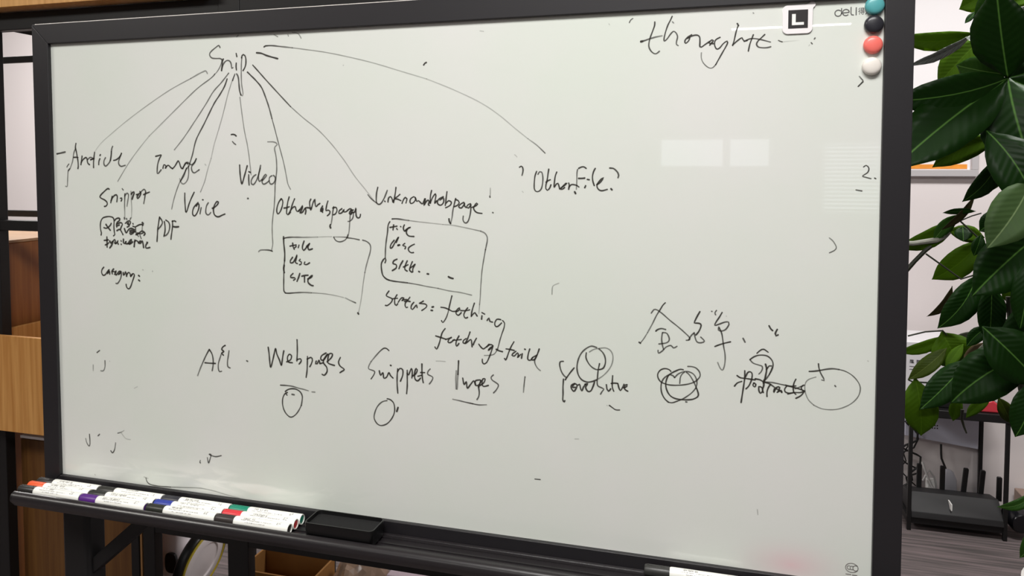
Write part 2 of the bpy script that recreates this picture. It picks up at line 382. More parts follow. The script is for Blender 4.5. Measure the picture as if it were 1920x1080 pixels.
 ('handwritten word "Webpages"', """95 95 30 4559 2759 4575 2643 4585 2519 4601 2410 4638 2507 4676 2650 4704 2745 4728 2654 4779 2548 4813 2457 4832 2536 4851 2646 4869 2718
95 95 28 4919 2527 4998 2571 5016 2642 4973 2663 4937 2606 4954 2529 5032 2520
95 95 28 5128 2928 5131 2805 5129 2681 5119 2557
95 95 28 5128 2581 5188 2600 5205 2563 5161 2506
95 95 28 5326 2649 5321 2525 5314 2401 5295 2284
95 95 27 5317 2602 5395 2638 5420 2594 5393 2515 5367 2474
95 95 29 5496 2584 5478 2536 5512 2539 5547 2603 5563 2543
95 95 29 5684 2735 5599 2683 5581 2620 5632 2609 5718 2722 5649 2641 5631 2563 5690 2491 5697 2415 5645 2349 5603 2362
95 95 29 5563 2543 5631 2563
95 95 29 5699 2583 5784 2665 5802 2727 5743 2723 5717 2645 5716 2569 5783 2543 5841 2532
95 95 27 5952 2677 5917 2599 5942 2532 6024 2477 5982 2444 5940 2415"""),
 ('handwritten line and circle under the word "Webpages"', """95 50 24 4790 2109 4903 2113 5025 2108 5146 2086 5249 2072 5335 2056
50 50 25 5403 2041 5463 2043
75 75 30 5014 1967 5061 1963
95 75 28 4884 2003 4928 2038 5007 2064 5094 2062 5171 2026 5213 1960 5212 1883 5194 1788
75 95 25 5194 1788 5140 1690 5070 1606 4991 1564 4921 1592 4861 1665 4828 1771 4833 1881 4875 1963 4928 1991
95 95 26 4901 1965 4918 1943"""),
 ('handwritten word "Snippets"', """95 50 25 6845 2854 6804 2885 6754 2886 6688 2836 6603 2745 6519 2646
50 95 23 6519 2646 6476 2566 6476 2519 6543 2501 6584 2481 6567 2426 6516 2352
95 95 28 6668 2503 6692 2427 6734 2477 6750 2386 6800 2405 6842 2485 6867 2441 6916 2398
95 95 28 6868 2610 6885 2604
95 95 27 7000 2558 6990 2435 6989 2297 7000 2152
95 95 27 6999 2512 7041 2569 7090 2550 7089 2458 7047 2355
95 95 27 7171 2548 7170 2418 7169 2281 7157 2157
95 95 26 7171 2502 7195 2474 7245 2584 7261 2517 7252 2425
95 95 29 7260 2456 7325 2506 7350 2569 7326 2590 7301 2505 7309 2414 7357 2387 7406 2437
95 95 29 7431 2674 7431 2560 7438 2439 7454 2364
95 95 27 7406 2528 7479 2533
95 95 27 7358 2463 7422 2483
75 75 24 7576 2601 7535 2553 7535 2507 7599 2482 7623 2453 7591 2390 7558 2350"""),
 ('handwritten oval under the word "Snippets"', """95 75 24 6806 2043 6863 2032 6921 1983 6942 1893 6928 1799 6877 1701 6794 1616 6693 1579 6618 1607 6569 1688 6578 1782 6629 1896 6714 1981 6805 2012
95 95 33 7003 1913 6978 1842"""),
 ('handwritten word "Images" with an underline', """95 95 27 8067 2772 8062 2667 8055 2547
50 50 32 8055 2547 8046 2426 8039 2306
50 50 27 8027 2605 8019 2454 8023 2305
95 95 28 8137 2493 8160 2391 8199 2439 8214 2335 8269 2399 8323 2463 8354 2406
95 95 26 8432 2487 8354 2466 8354 2391 8416 2411 8447 2488 8408 2366
95 75 25 8400 2380 8416 2292 8408 2217 8377 2162
95 95 26 8431 2397 8493 2447 8516 2508 8478 2505 8462 2444 8485 2387 8570 2409
75 75 24 8654 2585 8616 2545 8631 2502 8707 2457 8738 2422 8700 2345 8654 2294
50 95 22 7963 2134 8073 2121 8182 2105 8307 2089
95 50 21 8307 2089 8415 2080 8539 2094"""),
 ('handwritten word "Yousitive" with overlapping loops above', """95 75 24 9787 2885 9740 2876 9729 2823 9752 2732 9794 2665 9829 2639
95 95 25 9956 2794 9898 2720 9840 2634 9817 2597
95 95 25 9790 2607 9782 2490 9783 2373 9780 2280 9801 2247 9813 2271
95 95 27 9969 2551 9917 2524 9911 2477 9952 2428 9986 2472 10004 2531 9963 2545 9928 2490 9975 2494
95 95 25 10021 2532 10044 2546 10056 2489 10079 2445 10102 2504 10136 2553
95 95 27 10125 2552 10171 2567 10136 2507 10171 2446 10217 2456 10251 2528 10274 2599
95 75 23 10145 3043 10140 2968 10175 2890 10227 2831 10295 2796 10352 2798
95 75 25 10352 2798 10409 2827 10439 2909 10431 3000 10396 3066 10339 3117
75 95 25 10305 3134 10225 3152 10145 3112 10076 3044 10031 2961 10006 2866 10002 2774 10026 2683 10078 2618 10159 2590 10239 2605 10308 2636
50 50 21 10191 3058 10259 3103 10350 3126 10441 3138 10509 3108 10549 3042 10553 2963 10528 2870 10477 2786 10410 2713 10330 2649
95 75 23 10350 2891 10335 2822 10324 2740 10319 2671 10314 2602 10325 2545 10377 2521 10417 2501 10394 2465 10366 2417
95 95 25 10456 2573 10468 2500 10491 2473 10524 2516
95 95 24 10551 2718 10546 2620 10547 2540 10570 2479
95 95 25 10529 2596 10580 2606 10625 2604
95 95 24 10631 2604 10648 2537 10671 2499 10704 2553 10726 2600
95 95 24 10715 2543 10765 2569 10771 2604 10737 2579 10738 2522 10783 2497
95 75 22 10503 2256 10549 2226 10600 2196 10662 2198
28 28 16 10464 2253 10475 2248"""),
 ('handwritten Chinese characters at the right of the board', """95 50 22 11326 3875 11291 3837 11256 3775 11198 3675 11140 3550 11070 3412
50 75 18 11070 3412 11011 3311 10963 3247
95 95 27 10945 3258 10966 3244
75 75 21 11121 3707 11162 3764 11209 3760 11292 3704 11399 3613 11517 3524 11611 3445 11681 3377 11681 3341 11635 3332
95 75 25 11191 3441 11212 3463 11271 3485 11336 3474
75 75 24 11289 3425 11278 3328 11291 3231 11309 3172
75 75 23 11295 3426 11354 3417 11390 3335 11355 3278 11237 3250
75 75 23 11227 3154 11233 3112 11286 3146 11344 3211 11414 3239 11450 3205 11485 3220 11502 3233
95 95 25 11826 3769 11793 3707 11753 3621 11748 3597 11817 3595 11846 3567 11818 3482 11773 3419
75 75 23 11750 3453 11704 3403 11670 3340
75 75 23 11750 3441 11768 3359 11797 3313 11855 3310 11895 3337 11842 3393
75 75 23 11992 3784 11998 3780
75 75 23 12060 3799 12038 3762 12049 3733
95 75 23 12140 3774 12101 3700 12056 3627 12040 3578 12102 3600 12181 3634 12232 3637 12238 3602 12194 3528 12137 3501 12092 3510 12097 3558
95 50 21 12103 3546 12138 3465 12156 3359 12169 3265 12187 3171 12191 3076 12180 2980 12156 2925 12122 2952 12087 3033
95 95 23 12044 3266 12117 3300 12196 3329 12264 3349
75 75 24 12436 3413 12465 3356
28 28 15 12197 3723 12202 3721"""),
 ('handwritten scribbled overlapping circles', """95 75 22 11417 2850 11391 2875 11330 2886 11269 2862 11230 2809 11227 2751 11262 2690 11323 2659 11410 2644 11514 2648 11617 2665 11702 2690 11778 2731 11829 2788 11841 2833 11823 2885 11776 2930 11716 2944 11661 2942
95 95 24 11597 2888 11554 2892 11494 2865 11434 2829 11391 2795 11362 2743 11345 2670 11350 2599 11377 2529 11421 2475 11490 2445 11568 2438 11654 2441 11739 2457 11806 2498 11819 2539 11805 2591 11784 2643
75 75 21 11784 2643 11753 2711 11709 2788 11666 2838 11640 2854
75 75 21 11474 2761 11512 2808 11563 2843 11632 2866 11700 2858 11752 2827 11786 2767 11796 2697 11779 2625
75 95 20 11779 2625 11729 2559 11670 2505 11593 2449 11508 2406 11439 2378 11387 2382
95 75 23 11387 2382 11334 2427 11294 2495 11276 2575 11280 2656 11305 2721 11348 2769 11400 2800 11452 2786 11474 2761
75 75 20 11615 2852 11581 2823 11556 2767 11548 2677
75 75 27 11637 2410 11654 2408"""),
 ('crossed-out handwritten word "products" with "Sp" above it', """95 95 21 12631 3206 12676 3252 12722 3271 12783 3232
95 75 22 12536 3107 12586 3149 12647 3177 12718 3185 12779 3173 12830 3128 12853 3070 12842 2994 12813 2927 12774 2859 12724 2796
75 75 20 12536 3107 12578 3061 12649 3039 12705 3022 12711 2990 12691 2940 12661 2905
95 95 26 12750 3057 12766 2989 12758 2912 12744 2835 12724 2780
95 95 23 12762 2977 12801 3034 12831 3036
75 75 19 12842 3016 12803 2905
95 95 24 12467 2939 12468 2847 12457 2737 12441 2615 12422 2466
95 95 23 12478 2847 12508 2915 12544 2929 12570 2898 12561 2810 12526 2721 12486 2674
95 95 23 12360 2860 12407 2831 12479 2826 12561 2819 12612 2814
95 95 23 12326 2699 12367 2751 12428 2778
95 75 27 12612 2831 12683 2820 12724 2796 12805 2776 12907 2708 12978 2671
75 75 21 12724 2796 12845 2795 12966 2778 13086 2760
95 95 23 12592 2769 12582 2736 12608 2711 12623 2750 12597 2770
95 95 24 12664 2721 12665 2667 12686 2625 12716 2660 12705 2713 12679 2722
95 95 26 12734 2824 12730 2737 12716 2682 12726 2639
95 95 23 12825 2766 12796 2721 12777 2654 12778 2584
95 95 24 12877 2706 12868 2651 12907 2730 12947 2733 12928 2667 12908 2654 12967 2692 12978 2660
95 95 22 13046 2763 13017 2717 13023 2675 13078 2658 13147 2674
95 95 22 13164 2868 13140 2813 13131 2748 13137 2684 13167 2649
95 95 22 13066 2764 13136 2748 13206 2733 13285 2707
95 95 22 13026 2772 13086 2760 13165 2772
95 95 21 13058 2645 13137 2673 13226 2681 13275 2706
95 95 22 13274 2792 13240 2767 13245 2725 13280 2707
95 95 24 13280 2707 13237 2639 13168 2592
75 75 19 13156 2729 13205 2754 13254 2779"""),
 ('handwritten circle with a crossed stroke at its top', """95 75 24 13339 2994 13398 3001 13476 3018 13563 3042 13649 3056 13727 3051
75 50 17 13727 3051 13804 3034 13891 2988 13959 2920 14003 2840 14005 2756 13973 2669 13908 2590 13823 2530 13718 2484 13612 2467 13505 2475 13407 2515
50 50 17 13407 2515 13337 2583 13296 2676 13284 2760 13298 2836 13341 2882 13429 2921
95 75 20 13459 3114 13467 3051 13491 2979 13531 2908 13537 2876 13507 2885
75 75 22 13678 2819 13691 2804
28 28 17 14095 3200 14103 3192"""),
 ('stray pen ticks near the left and lower edges of the board', """75 75 29 947 2458 884 2413
50 28 23 790 2173 787 2061
75 50 25 1064 2274 1060 2153 1021 2079 960 2074
28 28 22 1173 2272 1173 2267
28 28 20 1786 1838 1714 1802
50 95 25 570 745 592 665 640 608 667 652 660 836
75 75 29 897 859 858 825
95 50 25 1146 569 1181 532 1232 598 1261 733
75 28 22 1315 921 1401 950 1462 986
28 28 20 1400 929 1494 838 1602 828
28 75 21 3113 579 3124 600
75 75 28 3112 569 3123 551
75 75 25 3273 665 3293 570 3316 611 3353 732 3308 727 3442 703 3565 735
75 75 22 1929 139 1951 71 2021 29 2187 18 2468 31
50 28 20 2468 31 2815 63 3101 87 3383 72 3606 40 3937 2
28 28 20 1882 153 1977 134
28 28 21 760 76 772 57
75 75 26 4202 5344 4212 5340
28 28 17 9973 1680 10032 1686
75 75 22 9336 975 9423 976
50 28 17 9603 3919 9611 4035 9645 4070 9712 4098
28 28 14 12671 909 12680 831"""),
 ('stray handwritten marks near the right edge of the board', """50 95 17 13906 7135 13954 7076
95 95 22 13955 7061 13896 6997
95 75 18 13986 5892 14019 5914 14053 5878 14041 5819 13975 5767 14009 5753 14083 5731
95 95 22 14130 5739 14143 5731
75 75 21 13897 5575 13972 5561
50 75 17 13568 4901 13617 4857 13660 4776 13641 4731 13572 4691"""),
 ('handwritten vertical stroke after the word "Images"', """28 28 14 9169 2546 9161 2435"""),
 ('handwritten vertical stroke right of the word "Images"', """75 50 22 9174 2596 9159 2485 9148 2345"""),
 ('faint wiped pen mark above the word "Images"', """28 28 18 7680 2737 7744 2742 7839 2741"""),
 ('two handwritten quote-like ticks right of the Chinese characters', """95 95 27 12790 3616 12815 3571 12839 3549
95 95 27 12902 3570 12876 3510 12887 3476 12914 3492"""),
 ('pen dot left of the square sticker', """50 50 18 12507 8075 12515 8066"""),
 ('short handwritten dash in the right box', """95 95 32 7897 4128 7931 4110 7978 4100"""),
 ('handwritten colon after the word "Status"', """95 95 31 7612 3618 7639 3626
95 95 31 7596 3566 7623 3564"""),
]
LEAVES = [
 ('dark',(1.914,1.050,1.745),(1.850,0.950,1.956),0.1300,0.0000,0.2),
 ('dark',(1.914,1.050,1.745),(1.631,1.000,1.689),0.0993,-0.0081,0.2),
 ('dark',(1.914,1.050,1.745),(1.625,0.950,1.507),0.1485,0.0053,-0.2),
 ('dark',(1.914,1.050,1.745),(1.974,1.000,1.478),0.1677,0.0134,0.2),
 ('dark',(1.914,1.050,1.745),(2.049,1.100,1.786),0.0824,0.0000,0.0),
 ('dark',(1.914,1.050,1.745),(2.075,1.100,1.687),0.0961,0.0000,0.0),
 ('dark',(1.917,1.060,1.746),(1.998,1.150,1.917),0.0975,0.0000,0.3),
 ('lime',(1.931,1.100,1.746),(1.909,1.150,1.624),0.0309,0.0042,0.0),
 ('lime',(1.967,1.250,2.004),(1.867,1.300,1.972),0.0747,0.0075,0.0),
 ('mid',(1.959,1.150,1.982),(1.877,1.200,1.930),0.0713,0.0071,0.0),
 ('dark',(1.882,1.200,1.945),(1.855,1.200,1.914),0.0161,0.0000,0.0),
 ('lime',(1.915,1.300,1.902),(1.699,1.300,1.900),0.0549,-0.0122,0.0),
 ('gloss',(1.877,1.200,1.884),(1.713,1.200,1.803),0.0249,-0.0044,0.9),
 ('gloss',(1.835,1.120,1.864),(1.877,1.100,1.839),0.0198,0.0000,0.9),
 ('lime',(1.929,1.300,1.890),(1.830,1.350,1.762),0.0862,0.0000,0.0),
 ('mid',(1.947,1.150,1.765),(1.836,1.200,1.801),0.0790,0.0000,0.2),
 ('gloss',(1.939,1.000,1.917),(1.879,1.000,1.839),0.0446,0.0000,0.9),
 ('lime',(2.020,1.200,1.975),(1.935,1.200,1.959),0.0373,0.0000,0.0),
 ('lime',(1.945,1.200,1.600),(1.797,1.250,1.518),0.0679,0.0118,0.0),
 ('dark',(1.938,1.150,1.555),(1.861,1.200,1.423),0.0520,-0.0116,0.0),
 ('lime',(1.973,1.200,1.513),(1.890,1.200,1.442),0.0496,0.0058,0.0),
 ('dark',(1.854,1.000,1.611),(1.959,0.950,1.395),0.1164,-0.0106,0.2),
 ('grey',(1.939,0.950,1.491),(1.831,0.900,1.323),0.1072,-0.0077,0.1),
 ('brown',(1.892,1.200,1.440),(1.810,1.200,1.342),0.0192,-0.0030,0.6),
 ('dark',(1.890,1.180,1.398),(1.813,1.200,1.391),0.0176,0.0044,0.5),
 ('lime',(1.866,1.250,1.373),(1.722,1.300,1.278),0.0522,-0.0107,0.0),
 ('mid',(1.860,1.220,1.387),(1.805,1.250,1.307),0.0362,0.0045,0.0),
 ('lime',(1.934,1.250,1.320),(1.840,1.250,1.339),0.0482,0.0000,0.0),
 ('dark',(1.870,1.220,1.352),(1.867,1.200,1.312),0.0447,0.0000,0.2),
 ('lime',(1.929,1.250,1.316),(1.816,1.300,1.189),0.0762,-0.0091,0.0),
 ('dark',(1.928,1.100,1.398),(1.875,1.100,1.349),0.0561,0.0000,0.2),
 ('dark',(1.880,1.100,1.341),(1.864,1.100,1.283),0.0311,0.0000,0.2),
 ('dark',(2.008,1.050,1.362),(1.832,1.000,1.190),0.1310,0.0067,0.2),
 ('dark',(1.903,1.200,1.222),(1.808,1.200,1.064),0.0741,-0.0119,0.0),
 ('brown',(1.848,1.220,1.184),(1.792,1.250,1.087),0.0228,-0.0137,0.4),
 ('brown',(1.874,1.200,1.130),(1.862,1.200,1.088),0.0060,-0.0060,0.0),
 ('dark',(1.924,1.150,1.207),(1.922,1.150,1.039),0.0664,0.0000,0.0),
 ('dark',(1.957,1.000,1.298),(1.941,1.000,1.112),0.0638,-0.0080,0.0),
 ('lime',(1.998,1.250,1.187),(1.997,1.250,1.137),0.0330,0.0000,0.0),
 ('lime',(1.928,1.250,1.169),(1.930,1.250,1.085),0.0121,0.0000,0.0),
 ('lime',(1.850,1.250,1.037),(1.729,1.300,0.967),0.0341,-0.0093,0.2),
 ('lime',(1.832,1.250,1.046),(1.882,1.250,0.944),0.1106,0.0000,0.0),
 ('lime',(1.880,1.220,1.020),(1.831,1.200,0.950),0.0300,0.0000,0.0),
 ('olive',(1.834,1.200,1.011),(1.736,1.200,0.912),0.0451,-0.0075,0.0),
 ('dark',(1.876,1.150,0.996),(1.756,1.150,0.843),0.0759,-0.0058,0.0),
 ('lime',(1.755,1.200,0.920),(1.774,1.200,0.752),0.0912,-0.0061,0.0),
 ('dark',(1.987,1.050,1.046),(1.805,1.050,0.897),0.1258,0.0137,0.1),
 ('dark',(1.858,1.000,1.115),(1.989,1.000,0.977),0.1219,0.0000,0.2),
 ('dark',(1.989,1.100,1.175),(2.007,1.100,0.978),0.1257,0.0000,0.2),
 ('lime',(1.870,1.200,0.877),(1.854,1.200,0.803),0.0330,0.0000,0.0),
 ('lime',(1.946,1.200,0.875),(1.886,1.200,0.815),0.0297,0.0045,0.0),
 ('olive',(1.964,1.200,0.881),(1.997,1.200,0.810),0.0385,0.0000,0.0),
 ('dark',(1.971,1.000,0.983),(1.938,1.000,0.837),0.0749,-0.0107,0.0),
 ('mid',(1.985,1.000,0.707),(1.902,1.000,0.653),0.0255,-0.0134,0.2),
 ('mid',(1.993,1.000,0.623),(1.957,1.000,0.527),0.0404,-0.0081,0.2),
 ('greydead',(1.947,1.250,1.053),(1.861,1.250,1.032),0.0333,-0.0045,0.4),
 ('dead',(1.926,1.200,1.032),(1.875,1.200,0.969),0.0356,0.0000,0.3),
 ('greydead',(1.925,1.180,1.040),(1.878,1.180,0.962),0.0176,0.0000,0.3),
 ('dark',(1.921,1.150,1.087),(1.868,1.150,1.028),0.0376,0.0058,0.2),
 ('dark',(1.909,1.080,1.628),(1.903,1.080,1.538),0.0360,0.0000,0.2),
 ('olive',(1.887,1.220,0.937),(1.840,1.200,0.885),0.0390,0.0000,0.1),
]
STEMS = [
 ('bark',[(1.722,1.250,1.299),(1.753,1.250,1.299),(1.784,1.250,1.305),(1.812,1.250,1.310),(1.832,1.250,1.323),(1.844,1.250,1.336)],[0.0070,0.0070,0.0077,0.0085,0.0093,0.0077]),
 ('twig',[(1.733,1.260,1.210),(1.760,1.260,1.246),(1.787,1.260,1.278),(1.814,1.260,1.302)],[0.0070,0.0062,0.0062,0.0054]),
 ('twig',[(1.774,1.200,1.275),(1.818,1.200,1.242),(1.864,1.200,1.207),(1.903,1.200,1.222)],[0.0024,0.0024,0.0024,0.0024]),
 ('twig',[(1.857,1.200,1.370),(1.904,1.200,1.323),(1.924,1.200,1.303)],[0.0024,0.0024,0.0024]),
 ('twig',[(1.836,1.200,1.361),(1.860,1.200,1.371),(1.886,1.200,1.384),(1.909,1.200,1.392)],[0.0018,0.0018,0.0018,0.0018]),
 ('twig',[(1.843,1.240,1.039),(1.833,1.240,1.051),(1.788,1.240,1.045),(1.743,1.240,1.030)],[0.0023,0.0023,0.0023,0.0023]),
 ('twig',[(1.738,1.200,0.912),(1.750,1.200,0.907),(1.805,1.200,0.908)],[0.0024,0.0024,0.0024]),
 ('stem',[(1.981,1.200,1.163),(1.985,1.200,1.113),(1.994,1.200,1.040),(2.041,1.200,0.805)],[0.0066,0.0066,0.0081,0.0103]),
 ('stem',[(1.967,1.200,1.154),(1.981,1.200,1.120)],[0.0037,0.0044]),
 ('stem',[(1.998,1.200,1.158),(1.985,1.200,1.113)],[0.0029,0.0044]),
 ('stem',[(1.968,1.200,1.100),(1.983,1.200,1.095)],[0.0029,0.0044]),
 ('stem',[(2.003,1.220,1.095),(1.997,1.220,1.062),(1.996,1.220,1.020)],[0.0037,0.0044,0.0044]),
 ('twig',[(1.862,1.150,0.853),(1.861,1.150,0.827),(1.867,1.150,0.806),(1.874,1.150,0.788)],[0.0044,0.0037,0.0029,0.0021]),
 ('twig',[(1.853,1.200,0.909),(1.858,1.200,0.872)],[0.0030,0.0030]),
 ('stem',[(1.937,1.120,1.752),(1.996,1.120,1.621),(2.069,1.120,1.371),(2.102,1.120,1.065)],[0.0028,0.0035,0.0042,0.0056]),
 ('stem',[(1.985,1.080,1.290),(2.059,1.080,1.182),(2.089,1.080,0.990)],[0.0028,0.0041,0.0055]),
 ('bark',[(2.041,1.200,0.805),(2.121,1.200,0.665),(2.135,1.200,1.049)],[0.0118,0.0132,0.0088]),
]
# ---------------------------------------------------------------- helpers
def lin(r, g, b):
    f = lambda c: ((c / 255 + .055) / 1.055) ** 2.4 if c > 10 else c / 255 / 12.92
    return (f(r), f(g), f(b), 1)
def mat(name, col, rough=.5, metal=0, spec=.5, coat=0, bump=0, bscale=200, var=0, trans=0):
    m = bpy.data.materials.new(name); m.use_nodes = True; nt = m.node_tree; p = nt.nodes['Principled BSDF']
    p.inputs['Base Color'].default_value = col; p.inputs['Roughness'].default_value = rough
    p.inputs['Metallic'].default_value = metal; p.inputs['Specular IOR Level'].default_value = spec
    p.inputs['Coat Weight'].default_value = coat; p.inputs['Coat Roughness'].default_value = .08
    p.inputs['Transmission Weight'].default_value = trans
    tc = nt.nodes.new('ShaderNodeTexCoord'); n = nt.nodes.new('ShaderNodeTexNoise'); n.inputs['Scale'].default_value = bscale
    n.inputs['Detail'].default_value = 3
    nt.links.new(tc.outputs['Object'], n.inputs['Vector'])
    if bump:
        b = nt.nodes.new('ShaderNodeBump'); b.inputs['Strength'].default_value = bump; b.inputs['Distance'].default_value = .001
        nt.links.new(n.outputs['Fac'], b.inputs['Height']); nt.links.new(b.outputs[0], p.inputs['Normal'])
    if var:
        hv = nt.nodes.new('ShaderNodeHueSaturation'); hv.inputs['Color'].default_value = col
        mr = nt.nodes.new('ShaderNodeMapRange'); mr.inputs[3].default_value = 1 - var; mr.inputs[4].default_value = 1 + var
        nt.links.new(n.outputs['Fac'], mr.inputs[0]); nt.links.new(mr.outputs[0], hv.inputs['Value'])
        nt.links.new(hv.outputs[0], p.inputs['Base Color'])
    return m
def wood(name, a, b, scale=(60, 60, 2.2), rough=.45):
    m = mat(name, a, rough); nt = m.node_tree; p = nt.nodes['Principled BSDF']
    tc = nt.nodes.new('ShaderNodeTexCoord'); mp = nt.nodes.new('ShaderNodeMapping'); mp.inputs['Scale'].default_value = scale
    n = nt.nodes.new('ShaderNodeTexNoise'); n.inputs['Scale'].default_value = 1.4; n.inputs['Detail'].default_value = 6; n.inputs['Distortion'].default_value = .4
    r = nt.nodes.new('ShaderNodeValToRGB'); r.color_ramp.elements[0].position = .32; r.color_ramp.elements[1].position = .68
    r.color_ramp.elements[0].color = b; r.color_ramp.elements[1].color = a
    nt.links.new(tc.outputs['Object'], mp.inputs[0]); nt.links.new(mp.outputs[0], n.inputs['Vector'])
    nt.links.new(n.outputs['Fac'], r.inputs[0]); nt.links.new(r.outputs[0], p.inputs['Base Color'])
    bb = nt.nodes.new('ShaderNodeBump'); bb.inputs['Strength'].default_value = .15; bb.inputs['Distance'].default_value = .001
    nt.links.new(n.outputs['Fac'], bb.inputs['Height']); nt.links.new(bb.outputs[0], p.inputs['Normal'])
    return m
class MB:
    def __init__(s): s.v = []; s.f = []; s.uv = None
    def box(s, x0, y0, z0, x1, y1, z1):
        i = len(s.v)
        s.v += [(x, y, z) for z in (z0, z1) for y in (y0, y1) for x in (x0, x1)]
        s.f += [tuple(i + k for k in q) for q in ((0, 2, 3, 1), (4, 5, 7, 6), (0, 1, 5, 4), (2, 6, 7, 3), (0, 4, 6, 2), (1, 3, 7, 5))]
        return s
    def prism(s, prof, x0, x1, axis='x'):           # closed profile (a,b), extruded along the axis
        i = len(s.v); n = len(prof)
        for x in (x0, x1):
            for a, b in prof:
                s.v.append((x, a, b) if axis == 'x' else ((a, x, b) if axis == 'y' else (a, b, x)))
        s.f.append(tuple(range(i + n - 1, i - 1, -1))); s.f.append(tuple(range(i + n, i + 2 * n)))
        for k in range(n): s.f.append((i + k, i + (k + 1) % n, i + n + (k + 1) % n, i + n + k))
        return s
    def tube(s, P, R, n=10, caps=True):
        P = [Vector(p) for p in P]
        if not isinstance(R, (list, tuple)): R = [R] * len(P)
        i0 = len(s.v); up = None
        for k, p in enumerate(P):
            d = (P[min(k + 1, len(P) - 1)] - P[max(k - 1, 0)]).normalized()
            if up is None: up = Vector((0, 0, 1)) if abs(d.z) < .9 else Vector((1, 0, 0))
            a = d.cross(up).normalized(); b = a.cross(d).normalized(); up = b
            for j in range(n):
                t = 2 * PI * j / n; s.v.append(tuple(p + (a * math.cos(t) + b * math.sin(t)) * R[k]))
        for k in range(len(P) - 1):
            for j in range(n):
                a0 = i0 + k * n + j; a1 = i0 + k * n + (j + 1) % n
                s.f.append((a0, a1, a1 + n, a0 + n))
        if caps:
            s.f.append(tuple(range(i0, i0 + n))); e = i0 + (len(P) - 1) * n; s.f.append(tuple(range(e + n - 1, e - 1, -1)))
        return s
    def lathe(s, prof, o, axis, n=32, ring=False):               # prof (radius, height) from o along axis
        o = Vector(o); ax = Vector(axis).normalized(); u = ax.orthogonal().normalized(); v = ax.cross(u)
        i0 = len(s.v)
        for r, h in prof:
            for j in range(n):
                t = 2 * PI * j / n; s.v.append(tuple(o + ax * h + (u * math.cos(t) + v * math.sin(t)) * r))
        for k in range(len(prof) - 1):
            for j in range(n):
                a0 = i0 + k * n + j; a1 = i0 + k * n + (j + 1) % n; s.f.append((a0, a1, a1 + n, a0 + n))
        e = i0 + (len(prof) - 1) * n
        if ring:
            for j in range(n): s.f.append((e + j, e + (j + 1) % n, i0 + (j + 1) % n, i0 + j))
        else: s.f.append(tuple(range(i0 + n - 1, i0 - 1, -1))); s.f.append(tuple(range(e, e + n)))
        return s
    def build(s, name, m, parent=None, bev=0, smooth=True, label=None):
        me = bpy.data.meshes.new(name); me.from_pydata(s.v, [], s.f)
        bm = bmesh.new(); bm.from_mesh(me); bmesh.ops.recalc_face_normals(bm, faces=bm.faces); bm.to_mesh(me); bm.free()
        me.materials.append(m)
        o = bpy.data.objects.new(name, me); C.objects.link(o)
        if smooth:
            for p in me.polygons: p.use_smooth = True
            try: me.set_sharp_from_angle(angle=math.radians(38))
            except Exception: pass
        if bev:
            b = o.modifiers.new('bevel', 'BEVEL'); b.width = bev; b.segments = 3; b.limit_method = 'ANGLE'; b.harden_normals = False
        if parent:
            o.parent = parent; o.matrix_parent_inverse = Matrix.Translation(-parent.location)
        if label: o['label'] = label
        return o
def thing(name, label, cat, loc=(0, 0, 0), group=None):
    o = bpy.data.objects.new(name, None); o.location = loc; C.objects.link(o); o.empty_display_size = .05
    o['label'] = label; o['category'] = cat
    if group: o['group'] = group
    return o
def tag(o, label, cat, group=None):
    o['label'] = label; o['category'] = cat
    if group: o['group'] = group
    return o
def struct(o): o['kind'] = 'structure'; return o
def text(name, body, size, loc, m, parent, ext=.0003, rot=(PI / 2, 0, 0), sx=1, sp=1, label=None, bold=0):
    cu = bpy.data.curves.new(name, 'FONT'); cu.body = body; cu.size = size; cu.extrude = ext; cu.space_character = sp; cu.offset = bold
    t = bpy.data.objects.new(name + '_curve', cu); t.rotation_euler = rot; t.scale = (sx, 1, 1); t.location = loc
    C.objects.link(t); bpy.context.view_layer.update()
    dg = bpy.context.evaluated_depsgraph_get(); me = bpy.data.meshes.new_from_object(t.evaluated_get(dg)); me.name = name
    mw = t.matrix_world.copy(); bpy.data.objects.remove(t)
    me.transform(mw); me.materials.clear(); me.materials.append(m)
    o = bpy.data.objects.new(name, me); C.objects.link(o); o.parent = parent; o.matrix_parent_inverse = Matrix.Translation(-parent.location)
    if label: o['label'] = label
    return o

# ---------------------------------------------------------------- materials
charcoal = mat('charcoal_metal', lin(33, 31, 34), .42, .0, .5, bump=.03, bscale=900)
black = mat('black_powder_coat', lin(20, 19, 20), .5, 0, .4, bump=.1, bscale=700)
black_plastic = mat('black_plastic', lin(22, 22, 23), .35, 0, .5, bump=.05, bscale=500)
dark_felt = mat('black_felt', lin(12, 12, 13), .9, bump=.6, bscale=900)
oak = wood('oak_veneer', lin(205, 152, 88), lin(178, 122, 62))
oak_edge = mat('oak_edge', lin(222, 178, 112), .5, var=.08, bscale=60)
white_plastic = mat('white_plastic', lin(246, 246, 243), .35, spec=.5, bump=.02, bscale=600)
wall_paint = mat('white_wall_paint', lin(232, 224, 224), .8, spec=.2, bump=.12, bscale=400, var=.015)
